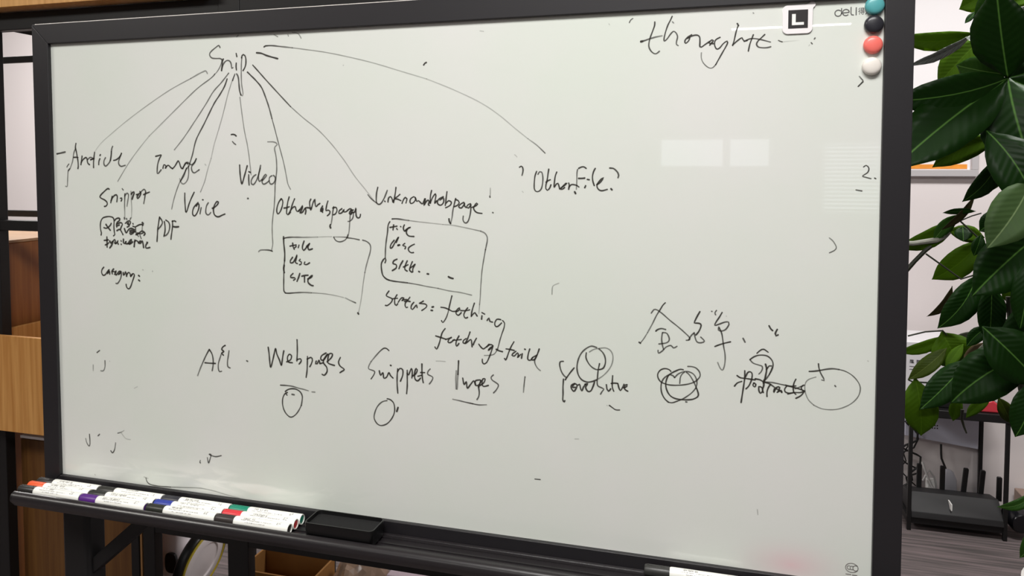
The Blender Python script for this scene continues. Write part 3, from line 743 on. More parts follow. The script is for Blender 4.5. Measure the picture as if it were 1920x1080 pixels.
# glass writing surface: milky glass with an even gloss, a faint pink reflection painted low on the right
def board_mat():
    m = mat('milky_board_glass', lin(228, 230, 221), .5); nt = m.node_tree; p = nt.nodes['Principled BSDF']
    p.inputs['Roughness'].default_value = .45; p.inputs['Specular IOR Level'].default_value = .2
    p.inputs['Coat Weight'].default_value = 1; p.inputs['Coat Roughness'].default_value = .012; p.inputs['Coat IOR'].default_value = 1.5
    tc = nt.nodes.new('ShaderNodeTexCoord')
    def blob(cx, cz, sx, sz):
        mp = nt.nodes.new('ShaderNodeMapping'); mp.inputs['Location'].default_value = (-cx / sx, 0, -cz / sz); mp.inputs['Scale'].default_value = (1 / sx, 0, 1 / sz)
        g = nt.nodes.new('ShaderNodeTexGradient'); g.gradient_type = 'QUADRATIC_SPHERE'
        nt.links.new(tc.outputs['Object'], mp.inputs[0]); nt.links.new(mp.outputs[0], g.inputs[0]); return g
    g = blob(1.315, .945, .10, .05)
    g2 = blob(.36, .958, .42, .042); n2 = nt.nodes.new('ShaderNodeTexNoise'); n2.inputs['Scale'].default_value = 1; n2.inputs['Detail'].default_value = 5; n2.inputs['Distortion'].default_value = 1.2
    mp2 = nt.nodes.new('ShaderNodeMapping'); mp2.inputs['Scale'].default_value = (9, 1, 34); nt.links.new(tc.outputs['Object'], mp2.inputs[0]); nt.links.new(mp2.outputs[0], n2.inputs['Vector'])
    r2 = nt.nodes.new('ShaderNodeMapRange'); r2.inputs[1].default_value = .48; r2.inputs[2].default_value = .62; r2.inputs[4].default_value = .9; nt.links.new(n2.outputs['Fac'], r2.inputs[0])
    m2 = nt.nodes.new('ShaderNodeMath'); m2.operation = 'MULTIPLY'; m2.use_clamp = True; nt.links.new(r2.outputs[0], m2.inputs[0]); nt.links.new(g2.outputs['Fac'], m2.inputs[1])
    n = nt.nodes.new('ShaderNodeTexNoise'); n.inputs['Scale'].default_value = 3.5; n.inputs['Detail'].default_value = 4
    nt.links.new(tc.outputs['Object'], n.inputs['Vector'])
    r = nt.nodes.new('ShaderNodeValToRGB'); r.color_ramp.elements[0].position = .35; r.color_ramp.elements[1].position = .65
    r.color_ramp.elements[0].color = lin(223, 229, 220); r.color_ramp.elements[1].color = lin(228, 229, 225)
    nt.links.new(n.outputs['Fac'], r.inputs[0])
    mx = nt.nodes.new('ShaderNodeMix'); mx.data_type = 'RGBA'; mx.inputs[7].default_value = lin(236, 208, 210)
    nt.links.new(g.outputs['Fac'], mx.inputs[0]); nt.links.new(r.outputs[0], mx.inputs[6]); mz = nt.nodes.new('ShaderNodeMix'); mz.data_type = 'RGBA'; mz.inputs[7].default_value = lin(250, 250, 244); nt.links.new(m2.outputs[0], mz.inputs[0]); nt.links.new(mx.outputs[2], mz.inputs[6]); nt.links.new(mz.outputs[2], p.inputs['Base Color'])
    return m
def ink_mat():
    m = bpy.data.materials.new('marker_ink'); m.use_nodes = True; nt = m.node_tree; p = nt.nodes['Principled BSDF']
    p.inputs['Base Color'].default_value = lin(52, 49, 44); p.inputs['Roughness'].default_value = .55; p.inputs['Specular IOR Level'].default_value = .2
    a = nt.nodes.new('ShaderNodeAttribute'); a.attribute_name = 'ink'
    t = nt.nodes.new('ShaderNodeBsdfTransparent'); mx = nt.nodes.new('ShaderNodeMixShader')
    nt.links.new(a.outputs['Fac'], mx.inputs[0]); nt.links.new(t.outputs[0], mx.inputs[1]); nt.links.new(p.outputs[0], mx.inputs[2])
    nt.links.new(mx.outputs[0], nt.nodes['Material Output'].inputs[0]); return m
ink = ink_mat()
def emis(name, col, s):
    m = bpy.data.materials.new(name); m.use_nodes = True; nt = m.node_tree; nt.nodes.clear()
    e = nt.nodes.new('ShaderNodeEmission'); e.inputs[0].default_value = col; e.inputs[1].default_value = s
    o = nt.nodes.new('ShaderNodeOutputMaterial'); nt.links.new(e.outputs[0], o.inputs[0]); return m

# ---------------------------------------------------------------- room
X0, X1, Y0, Y1, ZT = -5.0, 5.0, -6.4, 2.6, 3.0
def carpet():
    m = mat('striped_carpet', lin(92, 86, 88), .95, spec=.1); nt = m.node_tree; p = nt.nodes['Principled BSDF']
    tc = nt.nodes.new('ShaderNodeTexCoord'); mp = nt.nodes.new('ShaderNodeMapping'); mp.inputs['Scale'].default_value = (3, 70, 1)
    mp.inputs['Rotation'].default_value = (0, 0, .06)
    n = nt.nodes.new('ShaderNodeTexNoise'); n.inputs['Scale'].default_value = 1; n.inputs['Detail'].default_value = 5
    r = nt.nodes.new('ShaderNodeValToRGB'); r.color_ramp.elements[0].position = .35; r.color_ramp.elements[1].position = .66
    r.color_ramp.elements[0].color = lin(84, 80, 79); r.color_ramp.elements[1].color = lin(124, 112, 113)
    nt.links.new(tc.outputs['Object'], mp.inputs[0]); nt.links.new(mp.outputs[0], n.inputs['Vector']); nt.links.new(n.outputs['Fac'], r.inputs[0]); nt.links.new(r.outputs[0], p.inputs['Base Color'])
    f = nt.nodes.new('ShaderNodeTexNoise'); f.inputs['Scale'].default_value = 600; nt.links.new(tc.outputs['Object'], f.inputs['Vector'])
    b = nt.nodes.new('ShaderNodeBump'); b.inputs['Strength'].default_value = .7; b.inputs['Distance'].default_value = .003
    nt.links.new(f.outputs['Fac'], b.inputs['Height']); nt.links.new(b.outputs[0], p.inputs['Normal']); return m
struct(MB().box(X0, Y0, -.1, X1, Y1, 0).build('floor', carpet(), smooth=False))
ceil_m = mat('ceiling_paint', lin(205, 203, 198), .9, spec=.1)
struct(MB().box(X0, Y0, ZT, X1, Y1, ZT + .1).build('ceiling', ceil_m, smooth=False))
struct(MB().box(X0, Y1, 0, X1, Y1 + .12, ZT).build('wall_back', wall_paint, smooth=False))
room_paint = mat('grey_office_paint', lin(140, 134, 126), .85, spec=.1)
struct(MB().box(X0 - .12, Y0, 0, X0, Y1, ZT).build('wall_left', room_paint, smooth=False))
struct(MB().box(X1, Y0, 0, X1 + .12, Y1, ZT).build('wall_right', room_paint, smooth=False))
# wall behind the camera with two windows and blinds (their light and their reflection reach the glass board)
WIN = [(.62, 1.72, 1.5, 1.82), (2.14, 3.3, 1.07, 1.77)]
wf = MB(); wf.box(X0, Y0 - .12, 0, WIN[0][0], Y0, ZT).box(WIN[0][1], Y0 - .12, 0, WIN[1][0], Y0, ZT).box(WIN[1][1], Y0 - .12, 0, X1, Y0, ZT)
for a, b, c, d in WIN: wf.box(a, Y0 - .12, 0, b, Y0, c).box(a, Y0 - .12, d, b, Y0, ZT)
struct(wf.build('wall_front', room_paint, smooth=False))
frame_white = mat('white_window_frame', lin(225, 226, 226), .4)
slat_m = mat('white_blind_slat', lin(225, 228, 230), .5)
for k, (a, b, c, d) in enumerate(WIN):
    fr = MB().box(a, Y0 - .08, c, a + .04, Y0 + .01, d).box(b - .04, Y0 - .08, c, b, Y0 + .01, d).box(a, Y0 - .08, c, b, Y0 + .01, c + .03).box(a, Y0 - .08, d - .03, b, Y0 + .01, d)
    mid = 1.285 if k == 0 else (a + b) / 2
    fr.box(mid - .035, Y0 - .08, c, mid + .035, Y0 + .02, d)
    fo = struct(fr.build('window_%d' % (k + 1), frame_white, bev=.003))
    if k == 1:
        n = 17; me = None
        for i in range(n):
            z = c + .05 + (d - c - .1) * i / (n - 1)
            if me is None:
                o = MB().box(a + .04, -.02, -.0012, b - .04, .02, .0012).build('slat', slat_m, smooth=False); me = o.data
            else:
                o = bpy.data.objects.new('slat', me); C.objects.link(o)
            o.location = (0, Y0 + .03, z); o.rotation_euler = (.6, 0, 0); o.parent = fo
struct(MB().box(X0, Y1 - .012, 0, 1.6, Y1, .08).build('baseboard_back', mat('grey_baseboard', lin(120, 116, 116), .5), bev=.002))
# linear pendant lamp, its tube is the white streak mirrored in the board
lp = thing('linear_lamp', 'slim white linear lamp hanging behind the camera', 'lamp', (1.68, -4.42, 2.5))
MB().box(1.28, -4.435, 2.5025, 2.08, -4.405, 2.53).build('housing', mat('grey_lamp_housing', lin(120, 120, 118), .5), lp, bev=.002)
MB().box(1.29, -4.43, 2.494, 2.07, -4.412, 2.5022).build('diffuser', emis('lamp_diffuser', (1, .98, .94, 1), 34), lp)
for x in (1.4, 1.96): MB().tube([(x, -4.42, 2.55), (x, -4.42, 3.0)], .002, 6).build('cable', black, lp)
panel_m = emis('ceiling_panel_glow', (1, .98, .95, 1), 1.5)
for (x, y, sx, sy), cl in zip(((1.15, -1.3, 1.2, .6), (1.3, -3.6, 1.2, .6), (2.2, 1.1, 1.2, .4), (-1.9, 1.4, 1.2, .6), (-1.7, -1.6, 1.2, .6), (-.6, -4.3, 1.2, .6)), ('just in front of the whiteboard', 'far behind the camera', 'above the leafy plant', 'behind the left side of the board', 'to the left in front of the shelving', 'added at the far back left as unseen fill')):  # the last panel belongs to the added fill lamp
    t = thing('ceiling_light', 'flat rectangular ceiling light panel ' + cl, 'ceiling light', (x, y, 3), 'ceiling light panels')
    MB().box(x - sx / 2, y - sy / 2, 2.955, x + sx / 2, y + sy / 2, 2.97).build('diffuser', panel_m, t)
    MB().box(x - sx / 2 - .02, y - sy / 2 - .02, 2.965, x + sx / 2 + .02, y + sy / 2 + .02, 3.0).build('frame', frame_white, t, bev=.003)

# ---------------------------------------------------------------- the whiteboard
BZ = .93; BW = 1.42; BH = .8181; FR = .0365
board = thing('whiteboard', 'large framed white glass board on a black stand covered in black handwriting', 'whiteboard', (.71, .02, 0))
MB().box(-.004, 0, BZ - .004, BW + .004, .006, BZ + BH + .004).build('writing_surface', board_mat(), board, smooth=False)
MB().box(-.02, .006, BZ - .02, BW + .02, .02, BZ + BH + .02).build('back_panel', charcoal, board, smooth=False)
def rail(p, q, r, s, name='frame_rail'):            # four corners (x,z) of a mitred rail
    v = [(x, y, z) for y in (-.007, .026) for x, z in (p, q, r, s)]
    m = MB(); m.v = v; m.f = [(0, 1, 2, 3), (7, 6, 5, 4), (0, 4, 5, 1), (1, 5, 6, 2), (2, 6, 7, 3), (3, 7, 4, 0)]
    return m.build(name, charcoal, board, bev=.0011)
a0, a1, b0, b1 = -FR, BW + FR, BZ - FR, BZ + BH + FR
rail((a0, b1), (a1, b1), (BW, BZ + BH), (0, BZ + BH))
rail((a0, b0), (a1, b0), (BW, BZ), (0, BZ))
rail((a0, b0), (a0, b1), (0, BZ + BH), (0, BZ))
rail((a1, b0), (a1, b1), (BW, BZ + BH), (BW, BZ))
# ceiling-light highlight along the top rail, painted as a thin pale strip
MB().box(a0 + .002, -.002, b1 - .0005, a1 - .002, .024, b1 + .0022).build('top_edge_highlight', mat('pale_rail_highlight', lin(226, 220, 214), .35), board, bev=.001)
# tray: extruded profile with raised rounded lip
TZ = BZ - .0213
prof = [(-.008, TZ + .002), (-.0125, TZ + .001), (-.0125, TZ), (-.0658, TZ), (-.0658, TZ + .0105)]
prof += [(-.0668 - .0110 * math.sin(math.radians(t)), TZ + .0005 + .0112 * math.cos(math.radians(t))) for t in range(0, 125, 12)]
prof += [(-.068, TZ - .0155), (-.05, TZ - .0155), (-.008, TZ - .0155)]
tray_m = mat('tray_anodised', lin(36, 33, 35), .3, .0, .6, bump=.02, bscale=900)
MB().prism(prof, -.036, BW + .036).build('tray', tray_m, board, bev=.0006)
for yy in (-.0215, -.039, -.0565):
    MB().box(-.03, yy - .0012, TZ - .0005, BW + .03, yy + .0012, TZ + .0021).build('tray_rib', tray_m, board)
for x in (-.0405, BW + .0355): MB().prism([(y * 1.0, z) for y, z in prof], x, x + .005).build('tray_end_cap', black_plastic, board, bev=.0012)
# stand
leg_prof = lambda x: [(x, -.001), (x + .008, -.008), (x + .056, -.008), (x + .064, -.001), (x + .064, .034), (x, .034)]
for x in (-.003, 1.359):
    MB().prism([(a, b + .002) for a, b in leg_prof(x)], .09, BZ - .0365, 'z').build('leg', black, board, bev=.003)
    MB().prism([(x + .004, -.30), (x + .06, -.30), (x + .06, .34), (x + .004, .34)], .06, .095, 'z').build('foot', black, board, bev=.006)
    for y in (-.26, .30):
        MB().lathe([(.008, -.012), (.03, -.012), (.032, -.008), (.032, .008), (.03, .012), (.008, .012)], (x + .032, y, .032), (1, 0, 0), 24).build('caster', black_plastic, board)
MB().box(.061, .006, .30, 1.359, .03, .34).build('lower_crossbeam', black, board, bev=.003)
def brace(x0, z0, x1, z1, w):
    d = Vector((x1 - x0, z1 - z0)).normalized(); n = Vector((-d.y, d.x)) * w / 2
    MB().prism([(x0 + n.x, z0 + n.y), (x0 - n.x, z0 - n.y), (x1 - n.x, z1 - n.y), (x1 + n.x, z1 + n.y)], .004, .03, 'y').build('gusset_brace', black, board, bev=.002)
brace(.045, BZ - .188, .205, BZ - .051, .024)
brace(1.375, BZ - .180, 1.215, BZ - .043, .026)

# printed marks on the glass
grey_print = mat('grey_print', lin(92, 92, 90), .6)
dark_print = mat('dark_print', lin(70, 66, 66), .6)
def arc(cx, cz, r, a0, a1, n=14): return [(cx + r * math.cos(math.radians(a0 + (a1 - a0) * i / n)), cz + r * math.sin(math.radians(a0 + (a1 - a0) * i / n))) for i in range(n + 1)]
def flat_strokes(name, strokes, y, m, parent, label=None, sink=.0003):
    mb = MB()
    for pts, wd in strokes:
        for k in range(len(pts)):
            p = Vector(pts[k]); d = (Vector(pts[min(k + 1, len(pts) - 1)]) - Vector(pts[max(k - 1, 0)])).normalized(); nn = Vector((-d.y, d.x)) * wd / 2
            e = d * (wd * .3 if k == len(pts) - 1 else (-wd * .3 if k == 0 else 0))
            for q in (p + nn + e, p - nn + e): mb.v += [(q.x, y, q.y), (q.x, y + sink, q.y)]
            if k:
                i = len(mb.v) - 8
                mb.f += [(i, i + 4, i + 6, i + 2), (i, i + 1, i + 5, i + 4), (i + 2, i + 6, i + 7, i + 3)]
    return mb.build(name, m, parent, smooth=False, label=label)
lx, lz = 1.3612, BZ + .8008
flat_strokes('maker_logo', [
    (arc(lx + .001, lz, .0042, 45, 360, 20), .0013), ([(lx + .0052, lz + .0062), (lx + .0052, lz - .001)], .0013),
    (arc(lx + .0108, lz + .0004, .0042, -50, -350, 20)[::-1], .0013), ([(lx + .0078, lz), (lx + .0148, lz + .0004)], .0013),
    ([(lx + .0172, lz + .0072), (lx + .0172, lz - .001), (lx + .018, lz - .003), (lx + .0205, lz - .0035)], .0013),
    ([(lx + .0238, lz + .0036), (lx + .0238, lz - .0035)], .0014), ([(lx + .0238, lz + .0062), (lx + .0238, lz + .0048)], .0014)],
    -.0004, grey_print, board, 'printed grey word "deli"')
text('printed_lettering', '\u5f97\u529b', .0105, (lx + .0262, -.0002, lz - .0028), dark_print, board, ext=.0001, sx=.8)
cx, cz = 1.395, BZ + .0228
flat_strokes('certification_mark', [
    ([(cx + .0082 * math.cos(t * PI / 12), cz + .0066 * math.sin(t * PI / 12)) for t in range(25)], .0010),
    (arc(cx - .0035, cz, .0026, 60, 300), .0010), (arc(cx + .0004, cz, .0026, 60, 300), .0010), (arc(cx + .0052, cz, .0038, 60, 300), .0011),
    ([(cx - .0075, cz - .0098), (cx - .001, cz - .0098)], .0012), ([(cx + .001, cz - .0102), (cx + .007, cz - .0102)], .0014)],
    -.0004, mat('pale_grey_print', lin(140, 137, 134), .6), board, 'small round printed mark with three letters C')

# handwriting: each word is a part of the board, its ink a ribbon lying on the glass
def crom(P, step):
    out = []
    n = len(P)
    for i in range(n - 1):
        p0, p1, p2, p3 = P[max(i - 1, 0)], P[i], P[i + 1], P[min(i + 2, n - 1)]
        k = max(1, min(10, int((p2 - p1).length / step)))
        for j in range(k):
            t = j / k; t2 = t * t; t3 = t2 * t
            out.append(.5 * ((2 * p1) + (p2 - p0) * t + (2 * p0 - 5 * p1 + 4 * p2 - p3) * t2 + (3 * p1 - p0 - 3 * p2 + p3) * t3))
    out.append(P[-1]); return out
layer = 0
for label, data in INK:
    V = []; F = []; A = []
    for line in data.split('\n'):
        q = [int(t) for t in line.split()]
        d0, d1, wd = q[0] / 100, q[1] / 100, q[2] / 20000 * INKW
        P = [Vector((q[i] / 10000, q[i + 1] / 10000)) for i in range(3, len(q), 2)]
        S = crom(P, .0018); layer += 1
        y = -.00025 - .000004 * (layer % 40)
        n = len(S)
        pts = []
        for k in range(n):
            d = S[min(k + 1, n - 1)] - S[max(k - 1, 0)]
            d = d.normalized() if d.length > 1e-7 else Vector((1, 0))
            nn = Vector((-d.y, d.x)); wob = 1 + .10 * math.sin(k * .7 + layer)
            if k == 0: pts.append((S[0] - d * wd * .9, nn, wd * .35, d0)); pts.append((S[0] - d * wd * .5, nn, wd * .85, d0))
            pts.append((S[k], nn, wd * wob, d0 + (d1 - d0) * k / max(1, n - 1)))
            if k == n - 1: pts.append((S[k] + d * wd * .5, nn, wd * .85, d1)); pts.append((S[k] + d * wd * .9, nn, wd * .35, d1))
        for k, (c, nn, h, dd) in enumerate(pts):
            i = len(V); yy = y - k * 4e-8
            for s, al in ((1.45, 0), (.62, 1), (-.62, 1), (-1.45, 0)):
                u = c + nn * h * s; V.append((u.x, yy, u.y + BZ)); A.append(dd * al * .9)
            if k: F += [(i - 4 + e, i + e, i + e + 1, i - 3 + e) for e in range(3)]
    me = bpy.data.meshes.new('handwriting'); me.from_pydata(V, [], F); me.materials.append(ink)
    at = me.attributes.new('ink', 'FLOAT', 'POINT'); at.data.foreach_set('value', A)
    o = bpy.data.objects.new('handwriting', me); C.objects.link(o); o.parent = board; o.matrix_parent_inverse = Matrix.Translation(-board.location); o['label'] = label
    if 'stray' in label or 'tick' in label: o['kind'] = 'stuff'

# ---------------------------------------------------------------- things on the board
def magnet(x, z, col, label, rough=.3, flat=1.0):
    m = mat('magnet_' + label.split()[0], col, rough, bump=.02)
    r = .0124; p = [(r * .86, .0003), (r * .97, .0012), (r, .0028), (r * .985, .0046), (r * .93, .0064), (r * .82, .0078), (r * .62, .0088), (r * .35, .0093), (r * .08, .0095)]
    return tag(MB().lathe([(a, h * flat) for a, h in p], (x, 0, z), (0, -1, 0), 40).build('round_magnet', m), label, 'magnet', 'round magnets at the top right of the board')
magnet(1.4075, BZ + .8075, lin(88, 168, 172), 'teal round magnet, topmost of the column on the board')
magnet(1.4070, BZ + .7825, lin(44, 44, 50), 'black round magnet below the teal one on the board', .3)
magnet(1.4065, BZ + .7550, lin(246, 118, 108), 'coral pink round magnet between the black and white ones')
magnet(1.4055, BZ + .7263, lin(238, 232, 224), 'cream white round magnet, lowest of the column on the board')
# square sticker with a black tile and a white L
st = thing('sticker', 'white rounded square sticker with a white letter L on a black tile', 'sticker', (1.3108, 0, BZ + .7955))
def rrect(x0, z0, x1, z1, r, n=6):
    P = []
    for cx_, cz_, a in ((x1 - r, z1 - r, 0), (x0 + r, z1 - r, 90), (x0 + r, z0 + r, 180), (x1 - r, z0 + r, 270)):
        P += [(cx_ + r * math.cos(math.radians(a + 90 * i / n)), cz_ + r * math.sin(math.radians(a + 90 * i / n))) for i in range(n + 1)]
    return P
out = rrect(1.2898, BZ + .7748, 1.3295, BZ + .8150, .0075)
k0 = 0
bump_pts = [(1.3297, BZ + .8075), (1.3303, BZ + .8100), (1.3324, BZ + .8118), (1.3332, BZ + .8146), (1.3322, BZ + .8174), (1.3295, BZ + .8190), (1.3266, BZ + .8186), (1.3243, BZ + .8166), (1.3210, BZ + .8152), (1.3180, BZ + .8150)]
out = bump_pts + out[7:]
MB().prism(out, -.0022, -.0003, 'y').build('backing', mat('white_sticker', lin(244, 240, 241), .4), st, bev=.0006)
bt = MB().box(1.2975, -.0026, BZ + .7825, 1.3232, -.0021, BZ + .8078).build('black_tile', mat('black_tile_print', lin(32, 28, 30), .4), st)
MB().prism([(1.3023, BZ + .7868), (1.3180, BZ + .7868), (1.3180, BZ + .7906), (1.3072, BZ + .7906), (1.3072, BZ + .8022), (1.3023, BZ + .8022)], -.0030, -.0025, 'y').build('letter_l', white_plastic, bt)

# markers lying in the tray
MR = .0087
mk_white = mat('marker_barrel_white', lin(250, 250, 244), .35, bump=.01)
print_m = mat('marker_small_print', lin(84, 80, 76), .6)
def cyl_marks(x, y, z, seedv, parent, rows):
    rnd = random.Random(seedv); mb = MB()
    for ang, h, xs, xe, dens in rows:               # tiny printed characters wrapped on the barrel
        u = xs; r = MR + .00012; ca = math.radians(ang); da = h / MR; cw = h * .72; st = h * .17
        def q(u0, u1, a, c):
            i = len(mb.v); mb.v += [(u0, y - r * math.sin(a), z + r * math.cos(a)), (u1, y - r * math.sin(a), z + r * math.cos(a)), (u1, y - r * math.sin(c), z + r * math.cos(c)), (u0, y - r * math.sin(c), z + r * math.cos(c))]
            mb.f.append((i, i + 1, i + 2, i + 3))
        while u < xe:
            if rnd.random() < dens:
                if rnd.random() < .9: q(u, u + st, ca - da / 2, ca + da / 2)
                if rnd.random() < .5: q(u + cw * .75, u + cw * .75 + st, ca - da / 2, ca + da / 2)
                for k_ in (-.5, 0, .42):
                    if rnd.random() < .55: q(u, u + cw * .8, ca + da * k_, ca + da * k_ + st / MR)
            u += cw * 1.25
    mb.build('printed_lettering', print_m, parent, smooth=False)
def marker(x, y, capcol, name, label, sd, dark=1):
    z = TZ + MR + .0022
    t = thing('marker_pen', label, 'marker', (x, y, TZ + .0022), 'marker pens in the tray')
    cm = mat('cap_' + name, capcol, .38, bump=.03)
    c = .037; L_ = .141
    cp = MB().lathe([(MR * .70, 0), (MR * .86, .0006), (MR * .94, .003), (MR * .97, c - .002), (MR * .93, c)], (x, y, z), (1, 0, 0), 24).build('cap', cm, t)
    MB().box(x + .004, y - .0012, z + MR * .90, x + c - .004, y + .0012, z + MR * 1.03).build('cap_rib', cm, cp, bev=.0004)
    MB().lathe([(MR * .84, c - .001), (MR * .97, c + .001), (MR, c + .004), (MR, L_ - .0012), (MR * .95, L_), (MR * .80, L_), (MR * .78, L_ - .003)], (x, y, z), (1, 0, 0), 32).build('barrel', mk_white, t)
    MB().lathe([(MR * .77, L_ - .006), (MR * .77, L_ - .0015), (MR * .6, L_ - .001)], (x, y, z), (1, 0, 0), 24).build('end_plug', cm, t)
    rn = random.Random(sd); s = x + c + .012 + rn.uniform(0, .01)
    cyl_marks(x, y, z, sd, t, [(rn.choice((4, 12, 20)), .0030, s, s + rn.uniform(.018, .036), .9), (rn.choice((38, 46)), .0013, s - .004, s + .055, .85), (rn.choice((58, 62)), .0013, s + .004, s + .042, .8), (20, .0045, x + L_ - .022, x + L_ - .015, 1)])
    return t
blk = lin(38, 37, 36); P0 = .1417
R3 = (-.0565, -.039, -.0215); names = ('front', 'middle', 'back')
cols = [[('black', blk), ('orange', lin(236, 92, 42)), ('black', blk)], [('purple', lin(92, 44, 134)), ('black', lin(44, 46, 42)), ('black', lin(44, 44, 40))],
        [('black', lin(42, 44, 38)), ('blue', lin(48, 64, 160)), ('black', lin(48, 48, 56))], [('black', lin(56, 50, 48)), ('red', lin(222, 58, 66)), ('green', lin(22, 140, 112))]]
lab = [['white marker with black cap at the left end of the front row in the tray', 'white marker with orange cap near the left end of the tray', 'white marker with black cap at the left end of the back row'],
       ['white marker with purple cap in the front row of the tray', 'white marker with black cap behind the purple-capped one, middle row', 'white marker with black cap, second in the back row against the board'],
       ['white marker with black cap in front of the blue-capped marker', 'white marker with blue cap in the middle row of the tray', 'white marker with dark cap just behind the blue-capped marker'],
       ['white marker with black cap in front of the red-capped marker', 'white marker with red cap near the black eraser', 'white marker with green cap in the back row near the eraser']]
for i in range(4):
    for j in range(3):
        marker(-.0365 + P0 * i + (.0025 * (j - 1) if i < 2 else .001 * j), R3[j], cols[i][j][1], cols[i][j][0], lab[i][j], 10 + i * 3 + j)
marker(1.1075, -.0225, lin(52, 52, 50), 'black', 'white marker with black cap lying alone at the right of the tray', 77)

# eraser
er = thing('board_eraser', 'black box-shaped board eraser lying in the tray right of the markers', 'eraser', (.62, -.041, TZ + .002))
def rring(x0, y0, x1, y1, r, n=5): return rrect(x0, y0, x1, y1, r, n)
def loftz(rings, m, name, parent):
    mb = MB(); n = len(rings[0][0])
    for P, z in rings: mb.v += [(a, b, z) for a, b in P]
    for k in range(len(rings) - 1):
        for j in range(n): mb.f.append((k * n + j, k * n + (j + 1) % n, (k + 1) * n + (j + 1) % n, (k + 1) * n + j))
    mb.f.append(tuple(range(n - 1, -1, -1))); e = (len(rings) - 1) * n; mb.f.append(tuple(range(e, e + n)))
    return mb.build(name, m, parent)
ex0, ex1, ey0, ey1 = .560, .684, -.0655, -.0165; et = TZ + .0305
loftz([(rring(ex0 + .004, ey0 + .002, ex1 - .004, ey1 - .002, .006), TZ + .0022), (rring(ex0 + .002, ey0 + .001, ex1 - .002, ey1 - .001, .008), TZ + .004), (rring(ex0, ey0, ex1, ey1, .008), et - .002),
       (rring(ex0 + .0004, ey0 + .0004, ex1 - .0004, ey1 - .0004, .008), et), (rring(ex0 + .0022, ey0 + .0022, ex1 - .0022, ey1 - .0022, .007), et), (rring(ex0 + .0035, ey0 + .0035, ex1 - .0035, ey1 - .0035, .006), et - .006)],
      mat('eraser_black_plastic', lin(9, 9, 10), .34, coat=.15), 'shell', er)
loftz([(rring(ex0 + .0036, ey0 + .0036, ex1 - .0036, ey1 - .0036, .006), et - .0075), (rring(ex0 + .0036, ey0 + .0036, ex1 - .0036, ey1 - .0036, .006), et - .0055)], dark_felt, 'felt_pad', er)

# ---------------------------------------------------------------- shelving unit behind the board
sh = thing('shelving_unit', 'tall black metal shelving unit behind the left half of the whiteboard', 'shelf', (-.3, .67, 0))
SY0, SY1 = .50, .85
for x0, x1 in ((-.785, -.744), (-.318, -.292), (-.278, -.240), (-.012, .05)):
    tall = 2.6 if x0 < -.7 or x0 > -.1 else 1.2
    for y in (SY0, SY1 + .07): MB().box(x0, y, 0, x1, y + .03, tall).build('post', black, sh, bev=.002)
MB().box(-1.45, SY0 + .003, 1.340, -.012, SY0 + .027, 1.369).build('crossbar', black, sh, bev=.002)
MB().box(-1.45, .90, 1.346, -.012, .915, 1.368).build('crossbar', black, sh, bev=.002)
MB().box(-1.45, .90, 1.878, -.012, .915, 1.900).build('crossbar', black, sh, bev=.002)
MB().box(-1.45, SY0 + .002, 1.897, 1.15, SY0 + .03, 1.945).build('top_beam', black, sh, bev=.002)
MB().box(-.717, SY0 + .03, 1.900, 1.15, SY1 + .1, 1.915).build('shelf_board', mat('matt_black_board', lin(9, 9, 9), .95, spec=.05), sh)
MB().box(-.744, SY0 + .002, .774, -.012, SY0 + .028, .782).build('crossbar', black, sh, bev=.001)
MB().box(-.90, SY0 + .002, .10, 1.0, SY1 + .1, .125).build('shelf_board', black, sh, bev=.001)
MB().box(-.290, SY0 + .003, .125, -.284, SY0 + .022, .54).build('divider_panel', wood('dim_oak', lin(150, 112, 70), lin(130, 92, 54)), sh)
MB().box(-.318, SY0 + .002, .537, 1.0, SY0 + .028, .64).build('crossbar', black, sh, bev=.001)
MB().box(1.0, SY0, 0, 1.04, SY0 + .03, .64).build('post', black, sh, bev=.002)

def crate(name, label, x0, y0, z0, x1, y1, z1, t=.012, m=None, back_up=0, lm=None):
    c = thing(name, label, 'box', ((x0 + x1) / 2, (y0 + y1) / 2, z0)); m = m or oak
    MB().box(x0, y0, z0, x1, y0 + t, z1).build('front_panel', m, c, bev=.0012)
    MB().box(x0, y1 - t, z0, x1, y1, z1 + back_up).build('back_panel', lm or m, c, bev=.0012)
    for a in (x0, x1 - t): MB().box(a, y0 + t, z0, a + t, y1 - t, z1).build('side_panel', m, c, bev=.0012)
    MB().box(x0 + t, y0 + t, z0, x1 - t, y1 - t, z0 + t).build('bottom_panel', m, c)
    return c
crate('wooden_box', 'light oak box on top of the shelving above the whiteboard corner', -.86, .455, 1.948, -.030, .84, 2.2, m=wood('light_oak_veneer', lin(240, 186, 116), lin(218, 158, 90)))
crate('wooden_box', 'oak open-topped box hooked on the shelving left of the whiteboard', -.775, .462, .783, -.05, .80, 1.052)
walnut = wood('walnut_veneer', lin(104, 70, 32), lin(84, 52, 22))
dk = crate('wooden_box', 'dark oak cabinet with a pale lid on the lowest shelf beneath the marker tray', -.742, .545, .126, -.352, .60, .728, m=walnut)
MB().box(-.742, .543, .731, -.352, .64, .739).build('lid', mat('pale_lid', lin(240, 232, 230), .6), dk, bev=.001)
crate('wooden_box', 'oak box on the top shelf behind the middle of the board', .10, .50, 1.948, .95, .82, 2.2)
cab = thing('cabinet', 'closed brown oak cabinet behind the open box left of the whiteboard', 'cabinet', (-1.1, .7, .126))
MB().box(-1.4, .535, .126, -.802, .895, 1.294).build('body', wood('brown_oak_veneer', lin(158, 98, 46), lin(136, 80, 34)), cab, bev=.002)
MB().box(-1.402, .533, 1.2945, -.800, .897, 1.303).build('top_panel', wood('lit_top_veneer', lin(186, 148, 112), lin(172, 132, 96), (2.2, 60, 60)), cab, bev=.001)  # paler than the body: light from above is put into the colour

